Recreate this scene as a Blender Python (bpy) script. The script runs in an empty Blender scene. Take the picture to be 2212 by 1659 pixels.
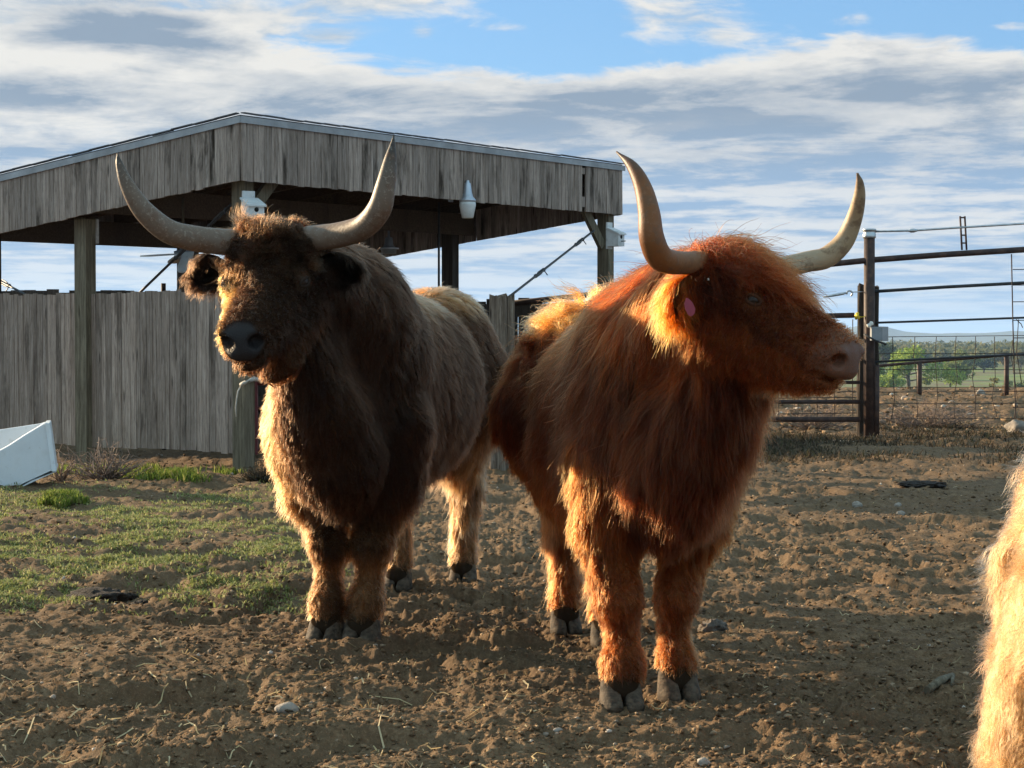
import bpy, bmesh, math, random
import numpy as np
from mathutils import Vector, Matrix, kdtree
SC = bpy.context.scene
COL = SC.collection
rng = np.random.default_rng(7)
random.seed(7)
R = math.radians

# ------------------------------------------------------------------ camera, sky, sun
F, CX, CY, HOR, H = 4000.0, 1106.0, 829.5, 732.0, 1.05
PITCH = math.atan((CY - HOR) / F)
cam = bpy.data.cameras.new('camera')
cam.sensor_width = 36.0
cam.lens = F / 2212.0 * 36.0
cam.clip_start, cam.clip_end = 0.05, 30000
camo = bpy.data.objects.new('camera', cam)
camo.location = (0, 0, H)
camo.rotation_euler = (math.pi / 2 - PITCH, 0, 0)
COL.objects.link(camo)
SC.camera = camo
SUN_AZ, SUN_EL = 56.0, 14.0          # degrees left of the view direction, and above the horizon
SUND = Vector((-math.sin(R(SUN_AZ)) * math.cos(R(SUN_EL)), math.cos(R(SUN_AZ)) * math.cos(R(SUN_EL)), math.sin(R(SUN_EL))))
sl = bpy.data.lights.new('sun', 'SUN')
sl.energy = 4.8
sl.angle = R(0.5)
sl.color = (1.0, 0.76, 0.48)
so = bpy.data.objects.new('sun', sl)
so.rotation_euler = SUND.to_track_quat('Z', 'Y').to_euler()
so.location = (-10, 8, 6)
COL.objects.link(so)
SC.view_settings.view_transform = 'Standard'
SC.view_settings.look = 'None'
SC.view_settings.exposure = 1.54
SC.view_settings.gamma = 1.0
cy = SC.cycles
cy.max_bounces = 10
cy.diffuse_bounces = 3
cy.glossy_bounces = 3
cy.transmission_bounces = 8
cy.transparent_max_bounces = 8
cy.volume_bounces = 0
cy.use_denoising = True
cy.caustics_reflective = False
cy.caustics_refractive = False
SC.cycles_curves.shape = 'RIBBONS'
SC.cycles_curves.subdivisions = 2


class NT:
    """Small helper for building node trees."""
    def __init__(s, tree):
        s.t = tree
        s.n = tree.nodes
        s.l = tree.links

    def node(s, typ, ins=None, **props):
        nd = s.n.new(typ)
        for k, v in props.items():
            setattr(nd, k, v)
        for k, v in (ins or {}).items():
            s.set(nd.inputs[k], v)
        return nd

    def set(s, sock, v):
        if isinstance(v, bpy.types.NodeSocket):
            s.l.new(v, sock)
        else:
            if sock.type == 'RGBA' and hasattr(v, '__len__') and len(v) == 3:
                v = (*v, 1.0)
            sock.default_value = v

    def m(s, op, a, b=0.0, c=None, clamp=False):
        nd = s.n.new('ShaderNodeMath')
        nd.operation = op
        nd.use_clamp = clamp
        s.set(nd.inputs[0], a)
        s.set(nd.inputs[1], b)
        if c is not None:
            s.set(nd.inputs[2], c)
        return nd.outputs[0]

    def ss(s, x, a, b):
        """smoothstep from a to b"""
        nd = s.n.new('ShaderNodeMapRange')
        nd.interpolation_type = 'SMOOTHSTEP'
        s.set(nd.inputs['Value'], x)
        s.set(nd.inputs['From Min'], a)
        s.set(nd.inputs['From Max'], b)
        return nd.outputs[0]

    def mix(s, f, a, b, blend='MIX'):
        nd = s.n.new('ShaderNodeMix')
        nd.data_type = 'RGBA'
        nd.blend_type = blend
        s.set(nd.inputs[0], f)
        s.set(nd.inputs[6], a)
        s.set(nd.inputs[7], b)
        return nd.outputs[2]

    def noise(s, vec, scale=1.0, detail=4.0, rough=0.55, dist=0.0, out=0):
        nd = s.n.new('ShaderNodeTexNoise')
        s.set(nd.inputs['Vector'], vec)
        nd.inputs['Scale'].default_value = scale
        nd.inputs['Detail'].default_value = detail
        nd.inputs['Roughness'].default_value = rough
        nd.inputs['Distortion'].default_value = dist
        return nd.outputs[out]

    def xyz(s, x, y, z):
        nd = s.n.new('ShaderNodeCombineXYZ')
        s.set(nd.inputs[0], x)
        s.set(nd.inputs[1], y)
        s.set(nd.inputs[2], z)
        return nd.outputs[0]

    def ramp(s, f, stops):
        nd = s.n.new('ShaderNodeValToRGB')
        e = nd.color_ramp.elements
        while len(e) < len(stops):
            e.new(0.5)
        for el, (p, c) in zip(e, stops):
            el.position = p
            el.color = (*c, 1.0) if len(c) == 3 else c
        s.set(nd.inputs[0], f)
        return nd.outputs[0]


def build_world():
    w = bpy.data.worlds.new('World')
    SC.world = w
    w.use_nodes = True
    t = NT(w.node_tree)
    t.n.clear()
    out = t.node('ShaderNodeOutputWorld')
    sky = t.node('ShaderNodeTexSky', sky_type='NISHITA', sun_disc=False)
    sky.sun_elevation = R(SUN_EL)
    sky.sun_rotation = R(-SUN_AZ)
    sky.altitude = 900
    sky.air_density = 1.0
    sky.dust_density = 0.2
    sky.ozone_density = 3.0
    tc = t.node('ShaderNodeTexCoord')
    sep = t.node('ShaderNodeSeparateXYZ', {0: tc.outputs['Generated']})
    dx, dy, dz = sep.outputs
    az = t.m('ARCTAN2', dx, dy)
    el = t.m('ARCSINE', dz)
    # cloud deck seen at a grazing angle: stretched along the horizon, finer towards it
    elp = t.m('MAXIMUM', el, 0.0)
    lg = t.m('MULTIPLY', t.m('LOGARITHM', t.m('ADD', elp, 0.035), math.e), 1.0)
    p1 = t.xyz(t.m('MULTIPLY', az, 1.0), t.m('MULTIPLY', lg, 0.62), 3.1)
    warp = t.noise(p1, 6.0, 3.0, 0.6, out=1)
    vw = t.node('ShaderNodeVectorMath', {0: warp, 1: (0.5, 0.5, 0.5)}, operation='SUBTRACT').outputs[0]
    vw = t.node('ShaderNodeVectorMath', {0: vw, 1: (0.10, 0.06, 0.0)}, operation='MULTIPLY').outputs[0]
    p2 = t.node('ShaderNodeVectorMath', {0: p1, 1: vw}, operation='ADD').outputs[0]
    n_big = t.noise(p2, 7.0, 8.0, 0.58)
    n_mid = t.noise(p2, 22.0, 7.0, 0.62)
    st = t.xyz(t.m('MULTIPLY', az, 6.0), t.m('MULTIPLY', lg, 5.2), 1.7)
    n_str = t.noise(st, 1.6, 7.0, 0.58, 0.6)
    st2 = t.xyz(t.m('MULTIPLY', az, 8.0), t.m('MULTIPLY', lg, 9.0), 8.3)
    n_str2 = t.noise(st2, 1.5, 5.0, 0.6, 0.4)

    def blob(px, py, sx, sy, amp):
        a = t.m('DIVIDE', t.m('SUBTRACT', az, (px - CX) / F), sx / F)
        b = t.m('DIVIDE', t.m('SUBTRACT', el, (HOR - py) / F), sy / F)
        r2 = t.m('ADD', t.m('MULTIPLY', a, a), t.m('MULTIPLY', b, b))
        return t.m('MULTIPLY', t.m('POWER', math.e, t.m('MULTIPLY', r2, -1.0)), amp)
    # main deck: solid below an uneven upper edge
    edge0 = (HOR - 135.0) / F
    e1 = t.m('ADD', edge0, t.m('MULTIPLY', t.m('SUBTRACT', n_big, 0.5), 0.034))
    e1 = t.m('ADD', e1, t.m('MULTIPLY', t.m('SUBTRACT', n_mid, 0.5), 0.026))
    for b in ((300, 60, 330, 150, 0.030), (1150, 150, 260, 90, -0.008), (1880, 90, 240, 90, 0.010)):
        e1 = t.m('ADD', e1, blob(*b))
    deck = t.ss(t.m('SUBTRACT', e1, el), -0.0010, 0.0065)
    depth = t.m('SUBTRACT', e1, el)
    # loose clouds above the edge
    loose = t.m('ADD', t.m('MULTIPLY', n_big, 0.75), t.m('MULTIPLY', n_mid, 0.5))
    for b in ((150, 20, 460, 130, 0.30), (860, 8, 210, 42, 0.26), (1430, 25, 180, 62, 0.28), (550, 75, 60, 34, 0.22), (720, 92, 80, 18, 0.17),
              (920, 80, 36, 18, 0.17), (1830, 62, 60, 12, 0.12), (2170, 88, 90, 12, 0.18), (1100, 70, 120, 12, 0.10), (1560, 90, 60, 30, .14)):
        loose = t.m('ADD', loose, blob(*b))
    far_up = t.ss(el, 0.20, 0.34)
    loose = t.m('ADD', loose, t.m('MULTIPLY', far_up, 0.10))
    lm = t.ss(loose, 0.70, 0.90)
    # the white rim, then a grey-blue belly, then streaks lower down
    rim = t.m('SUBTRACT', 1.0, t.ss(depth, 0.003, 0.018))
    low = t.ss(t.m('SUBTRACT', (HOR - 330.0) / F, el), -0.03, 0.03)
    grey = t.m('ADD', t.m('MULTIPLY', n_str, 0.75), t.m('MULTIPLY', n_mid, 0.35))
    light = t.ss(grey, 0.44, 0.68)
    light = t.m('ADD', t.m('MULTIPLY', light, 0.75), t.m('MULTIPLY', rim, 0.9), clamp=True)
    dark_b = t.m('ADD', blob(1100, 275, 130, 24, 0.9), blob(250, 85, 190, 50, 0.75))
    dark_b = t.m('ADD', dark_b, blob(1550, 250, 420, 75, 0.42))
    dark_b = t.m('ADD', dark_b, blob(820, 205, 260, 38, 0.4))
    dark_b = t.m('ADD', dark_b, blob(60, 215, 150, 30, 0.5))
    dark_b = t.m('ADD', dark_b, blob(1850, 380, 300, 40, 0.25))
    lit_b = t.m('ADD', blob(150, 150, 300, 30, 0.5), blob(120, 275, 220, 30, 0.5))
    lit_b = t.m('ADD', lit_b, blob(1500, 450, 900, 60, 0.1))
    n_fine = t.noise(t.node('ShaderNodeVectorMath', {0: t.xyz(t.m('MULTIPLY', az, 30.0), t.m('MULTIPLY', lg, 19.0), 4.4), 1: vw}, operation='ADD').outputs[0], 1.0, 7.0, 0.66)
    puff = t.m('MULTIPLY', t.m('SUBTRACT', n_fine, 0.5), 1.1)
    light = t.m('ADD', t.m('SUBTRACT', t.m('ADD', light, puff), dark_b), lit_b, clamp=True)
    K = 3.95
    c_white = tuple(K * v for v in (0.735, 0.72, 0.68))
    c_grey = tuple(K * v for v in (0.245, 0.315, 0.405))
    c_blue = tuple(K * v for v in (0.27, 0.40, 0.57))
    deckcol = t.mix(light, c_grey, c_white)
    # towards the horizon: pale blue gaps with thin white streaks
    streak = t.ss(t.m('ADD', t.m('ADD', t.m('MULTIPLY', n_str2, 0.42), t.m('MULTIPLY', n_fine, 0.33)), t.m('MULTIPLY', n_str, 0.25)), 0.44, 0.57)
    lowcol = t.mix(streak, c_blue, tuple(K * v for v in (0.64, 0.66, 0.675)))
    hz = t.ss(t.m('SUBTRACT', (HOR - 600.0) / F, el), -0.030, 0.045)
    lowcol = t.mix(hz, lowcol, t.mix(t.m('MULTIPLY', streak, 0.65), tuple(K * v for v in (0.31, 0.46, 0.66)), tuple(K * v for v in (0.55, 0.63, 0.72))))
    deckcol = t.mix(low, deckcol, lowcol)
    # clear sky: the physical sky, deepened a little as the photograph's clear gap is
    clear = t.mix(0.72, sky.outputs[0], tuple(K * v for v in (0.145, 0.32, 0.56)))
    col = t.mix(lm, clear, t.mix(t.ss(n_mid, 0.35, 0.62), tuple(K * v for v in (0.42, 0.50, 0.58)), c_white))
    darkl = blob(300, 75, 200, 60, 0.8)
    col = t.mix(t.m('MULTIPLY', lm, t.m('MINIMUM', darkl, 0.75)), col, c_grey)
    col = t.mix(deck, col, deckcol)
    # unseen sky overhead brightened as added fill, plus a glow round the sun
    up = t.m('ADD', 1.0, t.m('MULTIPLY', t.ss(el, 0.21, 0.45), 0.7))
    sd = t.node('ShaderNodeVectorMath', {0: tc.outputs['Generated'], 1: tuple(SUND)}, operation='DOT_PRODUCT').outputs['Value']
    glow = t.m('MULTIPLY', t.m('POWER', t.m('MAXIMUM', sd, 0.0), 24.0), 2.2)
    gcol = t.mix(1.0, (1.0, 0.86, 0.66), t.node('ShaderNodeCombineColor', {0: glow, 1: glow, 2: glow}).outputs[0], 'MULTIPLY')
    # sky outside the view brightened and warmed as added fill for the shade
    up = t.m('ADD', up, t.m('MULTIPLY', t.m('SUBTRACT', 1.0, t.ss(dy, 0.1, 0.75)), 0.45))
    upw = t.m('SUBTRACT', up, 1.0)
    upc = t.node('ShaderNodeCombineColor', {0: t.m('MULTIPLY_ADD', upw, 1.22, 1.0), 1: up, 2: t.m('MULTIPLY_ADD', upw, 0.52, 1.0)}).outputs[0]
    col = t.mix(1.0, col, t.mix(1.0, upc, gcol, 'ADD'), 'MULTIPLY')
    bg = t.node('ShaderNodeBackground', {'Color': col, 'Strength': 0.1})
    t.l.new(bg.outputs[0], out.inputs[0])


build_world()


# ------------------------------------------------------------------ helpers
_ct, _st = math.cos(PITCH), math.sin(PITCH)


def W(px, py, Y):
    """The point at depth Y (metres in front of the camera) seen at photo pixel px, py (2212-wide photo)."""
    xc, yc = (px - CX) / F, -(py - CY) / F
    d = (xc, _ct + yc * _st, -_st + yc * _ct)
    k = Y / d[1]
    return np.array((d[0] * k, Y, H + d[2] * k))


def G(px, py):
    xc, yc = (px - CX) / F, -(py - CY) / F
    d = (xc, _ct + yc * _st, -_st + yc * _ct)
    k = -H / d[2]
    return np.array((d[0] * k, d[1] * k, 0.0))


def V(*a):
    return np.array(a, float)


def unit(v):
    v = np.asarray(v, float)
    return v / (np.linalg.norm(v) + 1e-12)


def wloc(o):
    l = np.zeros(3)
    while o is not None:
        l += np.array(o.location)
        o = o.parent
    return l


def tag(o, label=None, cat=None, group=None, kind=None):
    if label:
        o['label'] = label
    if cat:
        o['category'] = cat
    if group:
        o['group'] = group
    if kind:
        o['kind'] = kind
    return o


def thing(name, label, cat, loc=(0, 0, 0), group=None):
    o = bpy.data.objects.new(name, None)
    o.empty_display_size = 0.1
    o.location = [float(v) for v in loc]
    COL.objects.link(o)
    return tag(o, label, cat, group)


def link_mesh(name, me, m, parent=None):
    o = bpy.data.objects.new(name, me)
    COL.objects.link(o)
    if m is not None:
        me.materials.append(m)
    if parent is not None:
        o.parent = parent
    return o


def np_mesh(name, v, f, smooth=True):
    """mesh from arrays: v (n,3); f (m,3) or (m,4)"""
    me = bpy.data.meshes.new(name)
    v = np.ascontiguousarray(v, np.float32)
    f = np.ascontiguousarray(f, np.int32)
    me.vertices.add(len(v))
    me.vertices.foreach_set('co', v.ravel())
    k = f.shape[1]
    me.loops.add(f.size)
    me.loops.foreach_set('vertex_index', f.ravel())
    me.polygons.add(len(f))
    me.polygons.foreach_set('loop_start', np.arange(0, f.size, k, dtype=np.int32))
    me.polygons.foreach_set('loop_total', np.full(len(f), k, np.int32))
    me.polygons.foreach_set('use_smooth', np.full(len(f), smooth, bool))
    me.update(calc_edges=True)
    me.validate()
    return me


class MB:
    """Collects shapes in world coordinates and links them as one mesh object."""
    def __init__(s):
        s.v, s.f, s.sm = [], [], []

    def add(s, vs, fs, smooth=False):
        b = len(s.v)
        s.v += [tuple(map(float, p)) for p in vs]
        s.f += [tuple(b + i for i in q) for q in fs]
        s.sm += [smooth] * len(fs)
        return s

    def box(s, c, ax, ay, az, bev=0.0):
        """box with centre c and half-axis vectors"""
        c, ax, ay, az = (np.asarray(q, float) for q in (c, ax, ay, az))
        if bev <= 0:
            vs = [c + i * ax + j * ay + k * az for k in (-1, 1) for j in (-1, 1) for i in (-1, 1)]
            fs = [(0, 2, 3, 1), (4, 5, 7, 6), (0, 1, 5, 4), (2, 6, 7, 3), (0, 4, 6, 2), (1, 3, 7, 5)]
            if np.dot(np.cross(ax, ay), az) < 0:
                fs = [q[::-1] for q in fs]
            return s.add(vs, fs)
        bm = bmesh.new()
        bmesh.ops.create_cube(bm, size=2)
        for vv in bm.verts:
            p = c + vv.co.x * ax + vv.co.y * ay + vv.co.z * az
            vv.co = Vector(p)
        bmesh.ops.bevel(bm, geom=bm.edges[:], offset=bev, segments=2, affect='EDGES', profile=0.6)
        bmesh.ops.recalc_face_normals(bm, faces=bm.faces)
        bm.verts.index_update()
        s.add([vv.co for vv in bm.verts], [[vv.index for vv in q.verts] for q in bm.faces])
        bm.free()
        return s

    def tube(s, pts, rad, seg=10, caps=True, smooth=True):
        pts = [np.asarray(p, float) for p in pts]
        if not hasattr(rad, '__len__'):
            rad = [rad] * len(pts)
        n = len(pts)
        up = None
        vs = []
        for i in range(n):
            d = unit(pts[min(i + 1, n - 1)] - pts[max(i - 1, 0)])
            if up is None:
                up = unit(np.cross(d, (0, 0, 1) if abs(d[2]) < 0.9 else (1, 0, 0)))
            up = unit(up - d * np.dot(up, d))
            q = np.cross(d, up)
            for k in range(seg):
                a = 2 * math.pi * k / seg
                vs.append(pts[i] + rad[i] * (math.cos(a) * up + math.sin(a) * q))
        fs = [(i * seg + k, i * seg + (k + 1) % seg, (i + 1) * seg + (k + 1) % seg, (i + 1) * seg + k)
              for i in range(n - 1) for k in range(seg)]
        b = len(s.v)
        s.add(vs, fs, smooth)
        if caps:
            s.f += [tuple(b + k for k in reversed(range(seg))), tuple(b + (n - 1) * seg + k for k in range(seg))]
            s.sm += [False, False]
        return s

    def lathe(s, c, axis, prof, seg=20, smooth=True):
        """prof: list of (distance along axis, radius)"""
        axis = unit(axis)
        u = unit(np.cross(axis, (0, 1, 0) if abs(axis[1]) < 0.9 else (1, 0, 0)))
        q = np.cross(axis, u)
        c = np.asarray(c, float)
        vs = [c + axis * h + r * (math.cos(2 * math.pi * k / seg) * u + math.sin(2 * math.pi * k / seg) * q) for h, r in prof for k in range(seg)]
        n = len(prof)
        fs = [(i * seg + k, i * seg + (k + 1) % seg, (i + 1) * seg + (k + 1) % seg, (i + 1) * seg + k)
              for i in range(n - 1) for k in range(seg)]
        fs += [tuple(reversed(range(seg))), tuple((n - 1) * seg + k for k in range(seg))]
        return s.add(vs, fs, smooth)

    def obj(s, name, m, parent=None, label=None):
        off = wloc(parent) if parent is not None else np.zeros(3)
        me = bpy.data.meshes.new(name)
        me.from_pydata([tuple(np.array(p) - off) for p in s.v], [], s.f)
        me.polygons.foreach_set('use_smooth', s.sm)
        me.update()
        o = link_mesh(name, me, m, parent)
        if label:
            o['label'] = label
        return o


def mat(name):
    m = bpy.data.materials.new(name)
    m.use_nodes = True
    t = NT(m.node_tree)
    t.n.clear()
    out = t.node('ShaderNodeOutputMaterial')
    return m, t, out


def finish(t, out, col, rough=0.8, height=None, bump=0.3, dist=0.01, spec=0.3, metal=0.0, **kw):
    b = t.node('ShaderNodeBsdfPrincipled', {'Base Color': col, 'Roughness': rough, 'Metallic': metal, 'Specular IOR Level': spec})
    for k, v in kw.items():
        t.set(b.inputs[k.replace('_', ' ')], v)
    if height is not None:
        bp = t.node('ShaderNodeBump', {'Height': height, 'Strength': bump, 'Distance': dist})
        t.l.new(bp.outputs[0], b.inputs['Normal'])
    t.l.new(b.outputs[0], out.inputs[0])


def m_wood(name, c0, c1, c2, axis='z', dirt=0.5, stain=(0.03, 0.022, 0.016), knots=True):
    m, t, out = mat(name)
    tc = t.node('ShaderNodeTexCoord')
    geo = t.node('ShaderNodeNewGeometry')
    isl = geo.outputs['Random Per Island']
    off = t.xyz(t.m('MULTIPLY', isl, 37.0), t.m('MULTIPLY', isl, 91.0), t.m('MULTIPLY', isl, 53.0))
    p = t.node('ShaderNodeVectorMath', {0: tc.outputs['Object'], 1: off}, operation='ADD').outputs[0]
    sc = {'z': (26, 26, 1.3), 'x': (1.3, 26, 26), 'y': (26, 1.3, 26)}[axis]
    mp = t.node('ShaderNodeVectorMath', {0: p, 1: sc}, operation='MULTIPLY').outputs[0]
    g = t.noise(mp, 2.4, 6.0, 0.65, 0.3)
    g2 = t.noise(mp, 9.0, 4.0, 0.6)
    big = t.noise(t.node('ShaderNodeVectorMath', {0: p, 1: (6, 6, 1.5)}, operation='MULTIPLY').outputs[0], 1.0, 5.0, 0.65)
    c = t.ramp(g, [(0.25, c0), (0.5, c1), (0.75, c2)])
    c = t.mix(t.m('MULTIPLY', t.ss(g2, 0.52, 0.68), 0.55), c, stain)
    c = t.mix(t.m('MULTIPLY', t.ss(big, 0.50, 0.72), dirt), c, stain)
    v = t.m('ADD', t.m('MULTIPLY', isl, 0.5), 0.74)
    c = t.mix(1.0, c, t.node('ShaderNodeCombineColor', {0: v, 1: v, 2: v}).outputs[0], 'MULTIPLY')
    if knots:
        vo = t.node('ShaderNodeTexVoronoi', {'Vector': t.node('ShaderNodeVectorMath', {0: p, 1: (14, 14, 2.2)}, operation='MULTIPLY').outputs[0], 'Scale': 1.0})
        c = t.mix(t.m('MULTIPLY', t.m('SUBTRACT', 1.0, t.ss(vo.outputs['Distance'], 0.05, 0.16)), 0.8), c, stain)
    finish(t, out, c, 0.9, t.m('ADD', g, t.m('MULTIPLY', g2, 0.6)), 0.5, 0.004, 0.15)
    return m


def m_plain(name, col, rough=0.6, var=0.35, scale=8.0, bump=0.15, dist=0.003, metal=0.0, spec=0.3, dirt=None, dirt_amt=0.6, **kw):
    m, t, out = mat(name)
    tc = t.node('ShaderNodeTexCoord')
    n = t.noise(tc.outputs['Object'], scale, 6.0, 0.6)
    n2 = t.noise(tc.outputs['Object'], scale * 6, 4.0, 0.6)
    c = t.ramp(n, [(0.3, tuple(v * (1 - var) for v in col)), (0.7, tuple(min(1, v * (1 + var * 0.6)) for v in col))])
    if dirt:
        c = t.mix(t.m('MULTIPLY', t.ss(n, 0.48, 0.66), dirt_amt), c, dirt)
        c = t.mix(t.m('MULTIPLY', t.ss(n2, 0.6, 0.7), dirt_amt), c, dirt)
    finish(t, out, c, t.m('ADD', rough - 0.08, t.m('MULTIPLY', n2, 0.16)), n2, bump, dist, spec, metal, **kw)
    return m


M = {}
M['fence'] = m_wood('weathered_fence_wood', (0.135, 0.100, 0.078), (0.265, 0.210, 0.176), (0.42, 0.352, 0.305), dirt=0.7)
M['fascia'] = m_wood('weathered_fascia_wood', (0.135, 0.103, 0.082), (0.25, 0.20, 0.17), (0.385, 0.325, 0.285), dirt=1.0)
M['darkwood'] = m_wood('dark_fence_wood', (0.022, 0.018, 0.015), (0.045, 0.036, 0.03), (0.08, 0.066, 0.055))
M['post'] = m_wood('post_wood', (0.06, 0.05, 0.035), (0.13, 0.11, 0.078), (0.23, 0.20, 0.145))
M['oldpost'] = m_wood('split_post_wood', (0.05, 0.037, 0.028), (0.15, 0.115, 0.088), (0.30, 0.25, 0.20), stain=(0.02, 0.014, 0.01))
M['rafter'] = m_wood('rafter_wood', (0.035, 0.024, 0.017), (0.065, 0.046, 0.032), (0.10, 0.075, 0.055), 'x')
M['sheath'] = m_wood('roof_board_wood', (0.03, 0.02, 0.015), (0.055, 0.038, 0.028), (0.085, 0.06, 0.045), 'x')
M['trim'] = m_plain('grey_trim_metal', (0.27, 0.28, 0.30), 0.6, 0.3, 5)
M['shingle'] = m_plain('dark_shingle', (0.09, 0.095, 0.11), 0.9, 0.5, 12, 0.6)
M['white'] = m_plain('white_painted_wood', (0.55, 0.57, 0.58), 0.6, 0.25, 7, 0.25, dirt=(0.22, 0.21, 0.2), dirt_amt=0.45)
M['lampmetal'] = m_plain('galvanized_lamp_metal', (0.40, 0.44, 0.50), 0.4, 0.2, 10, metal=0.7)
M['lampglass'] = m_plain('frosted_lamp_glass', (0.50, 0.52, 0.52), 0.25, 0.15, 14, 0.1, spec=0.5)
M['pipe'] = m_plain('rusted_dark_pipe', (0.045, 0.026, 0.022), 0.65, 0.5, 14, 0.2, dirt=(0.09, 0.045, 0.028), dirt_amt=0.5)
M['cable'] = m_plain('dark_cable', (0.03, 0.032, 0.036), 0.5, 0.4, 20)
M['wire'] = m_plain('rusty_wire', (0.05, 0.035, 0.03), 0.7, 0.4, 20)
M['galv'] = m_plain('galvanized_steel', (0.42, 0.45, 0.48), 0.35, 0.25, 18, metal=0.8)
M['redpaint'] = m_plain('maroon_gate_paint', (0.16, 0.045, 0.05), 0.6, 0.4, 10, dirt=(0.06, 0.03, 0.025))
M['plastic'] = m_plain('scuffed_white_plastic', (0.62, 0.66, 0.70), 0.45, 0.12, 5, 0.1, dirt=(0.40, 0.39, 0.38), dirt_amt=0.35)
M['greybox'] = m_plain('grey_box_plastic', (0.22, 0.24, 0.26), 0.5, 0.2, 9)
M['yellow'] = m_plain('yellow_twine', (0.65, 0.47, 0.04), 0.7, 0.4, 40)
M['whiteplastic'] = m_plain('white_insulator', (0.65, 0.64, 0.60), 0.5, 0.15, 30)
M['black'] = m_plain('black_hole', (0.012, 0.011, 0.01), 0.9, 0.2, 10)
M['rope'] = m_plain('pale_rope', (0.42, 0.40, 0.36), 0.9, 0.3, 40, 0.4)
M['dung'] = m_plain('dry_dung', (0.028, 0.020, 0.015), 0.95, 0.6, 14, 0.9, 0.02)
M['paledung'] = m_plain('pale_dry_clump', (0.20, 0.17, 0.145), 0.95, 0.6, 22, 0.9, 0.02)
M['stone'] = m_plain('grey_stone', (0.22, 0.19, 0.16), 0.85, 0.4, 9, 0.5, 0.01)
M['whitestone'] = m_plain('white_stone', (0.27, 0.235, 0.20), 0.8, 0.3, 9, 0.5, 0.01)
M['straw'] = m_plain('straw', (0.42, 0.31, 0.16), 0.7, 0.4, 30)
M['twig'] = m_plain('dry_twig', (0.20, 0.15, 0.125), 0.9, 0.4, 30)


# ------------------------------------------------------------------ noise in numpy
def vnoise(x, y, seed=0):
    """smooth value noise on a lattice, -1..1"""
    xi, yi = np.floor(x).astype(np.int64), np.floor(y).astype(np.int64)
    fx, fy = x - xi, y - yi
    fx = fx * fx * fx * (fx * (fx * 6 - 15) + 10)
    fy = fy * fy * fy * (fy * (fy * 6 - 15) + 10)

    def h(a, b):
        n = (a * 374761393 + b * 668265263 + seed * 974711) & 0x7fffffff
        n = ((n ^ (n >> 13)) * 1274126177) & 0x7fffffff
        return ((n ^ (n >> 16)) & 0xffff) / 32767.5 - 1.0
    a, b, c, d = h(xi, yi), h(xi + 1, yi), h(xi, yi + 1), h(xi + 1, yi + 1)
    return (a + (b - a) * fx) * (1 - fy) + (c + (d - c) * fx) * fy


def vnoise3(p, seed=0):
    q = np.floor(p).astype(np.int64)
    f = p - q
    f = f * f * (3 - 2 * f)
    out = np.zeros(len(p))

    def h(a, b, c):
        n = (a * 374761393 + b * 668265263 + c * 2147483647 + c * 40503 + seed * 974711) & 0x7fffffff
        n = ((n ^ (n >> 13)) * 1274126177) & 0x7fffffff
        return ((n ^ (n >> 16)) & 0xffff) / 32767.5 - 1.0
    for i in (0, 1):
        for j in (0, 1):
            for k in (0, 1):
                w = (f[:, 0] if i else 1 - f[:, 0]) * (f[:, 1] if j else 1 - f[:, 1]) * (f[:, 2] if k else 1 - f[:, 2])
                out += w * h(q[:, 0] + i, q[:, 1] + j, q[:, 2] + k)
    return out


def vec3noise(p, s, seed=0):
    return np.stack([vnoise3(p * s, seed + 11 * i) for i in range(3)], 1)


# ------------------------------------------------------------------ ground
def ss01(x, a, b):
    t = np.clip((x - a) / (b - a), 0, 1)
    return t * t * (3 - 2 * t)


def grassy(x, y):
    """how much turf grows at a place, 0..1"""
    m = ss01(y, 6.9, 8.2) * (1 - ss01(y, 12.4, 13.8)) * (1 - ss01(x, -1.5, -0.5))
    n = vnoise(x * 1.7 + y * .6, y * 1.7 - x * .6, 3) * 0.5 + vnoise(x * 4.3 - y * 1.4, y * 4.3 + x, 4) * 0.45 + vnoise(x * 11 + y * 3, y * 11, 14) * 0.45
    return np.clip(m * (0.30 + 0.95 * n) + 0.25 * m * m * (n > 0.1), 0, 1)


def base_z(x, y):
    z = 0.035 * vnoise(x * 0.55 + 3, y * 0.55, 21) * ss01(y, 8, 13) - 0.010
    z = z + 0.007 * vnoise(x * 1.3, y * 1.3, 22)
    # beyond the pens the land falls to the valley
    z = z - 12.0 * ss01(y, 41, 300) - 0.022 * np.clip(y - 39, 0, 40)
    z = z - 25.0 * ss01(y, 2600, 3600) * 0
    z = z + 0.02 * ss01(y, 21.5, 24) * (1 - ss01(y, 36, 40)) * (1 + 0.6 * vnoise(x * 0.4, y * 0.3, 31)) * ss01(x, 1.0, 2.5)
    return z


def clod_z(x, y):
    fade = 1 - ss01(y, 36, 46)
    z = 0.021 * vnoise(x * 5.2, y * 5.2, 1)
    z = z + 0.019 * (0.4 - np.abs(vnoise(x * 10, y * 10, 2)))
    z = z + 0.019 * (0.4 - np.abs(vnoise(x * 23 + 5, y * 23, 5)))
    z = z + 0.0125 * (0.4 - np.abs(vnoise(x * 47 + 2, y * 47, 6))) + 0.0062 * vnoise(x * 90, y * 90, 7)
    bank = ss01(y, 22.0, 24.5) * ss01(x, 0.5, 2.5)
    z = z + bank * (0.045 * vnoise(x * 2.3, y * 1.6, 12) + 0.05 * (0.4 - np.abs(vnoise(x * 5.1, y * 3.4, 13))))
    # hoof prints and trampled hollows
    hp = vnoise(x * 3.3 + 9, y * 3.3, 8)
    z = z - 0.034 * ss01(hp, 0.28, 0.55)
    rough = 0.75 + 0.5 * ss01(vnoise(x * 0.8, y * 0.8, 9), -0.4, 0.5)
    g = grassy(x, y)
    return z * rough * fade * (1 - 0.35 * g)


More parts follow.
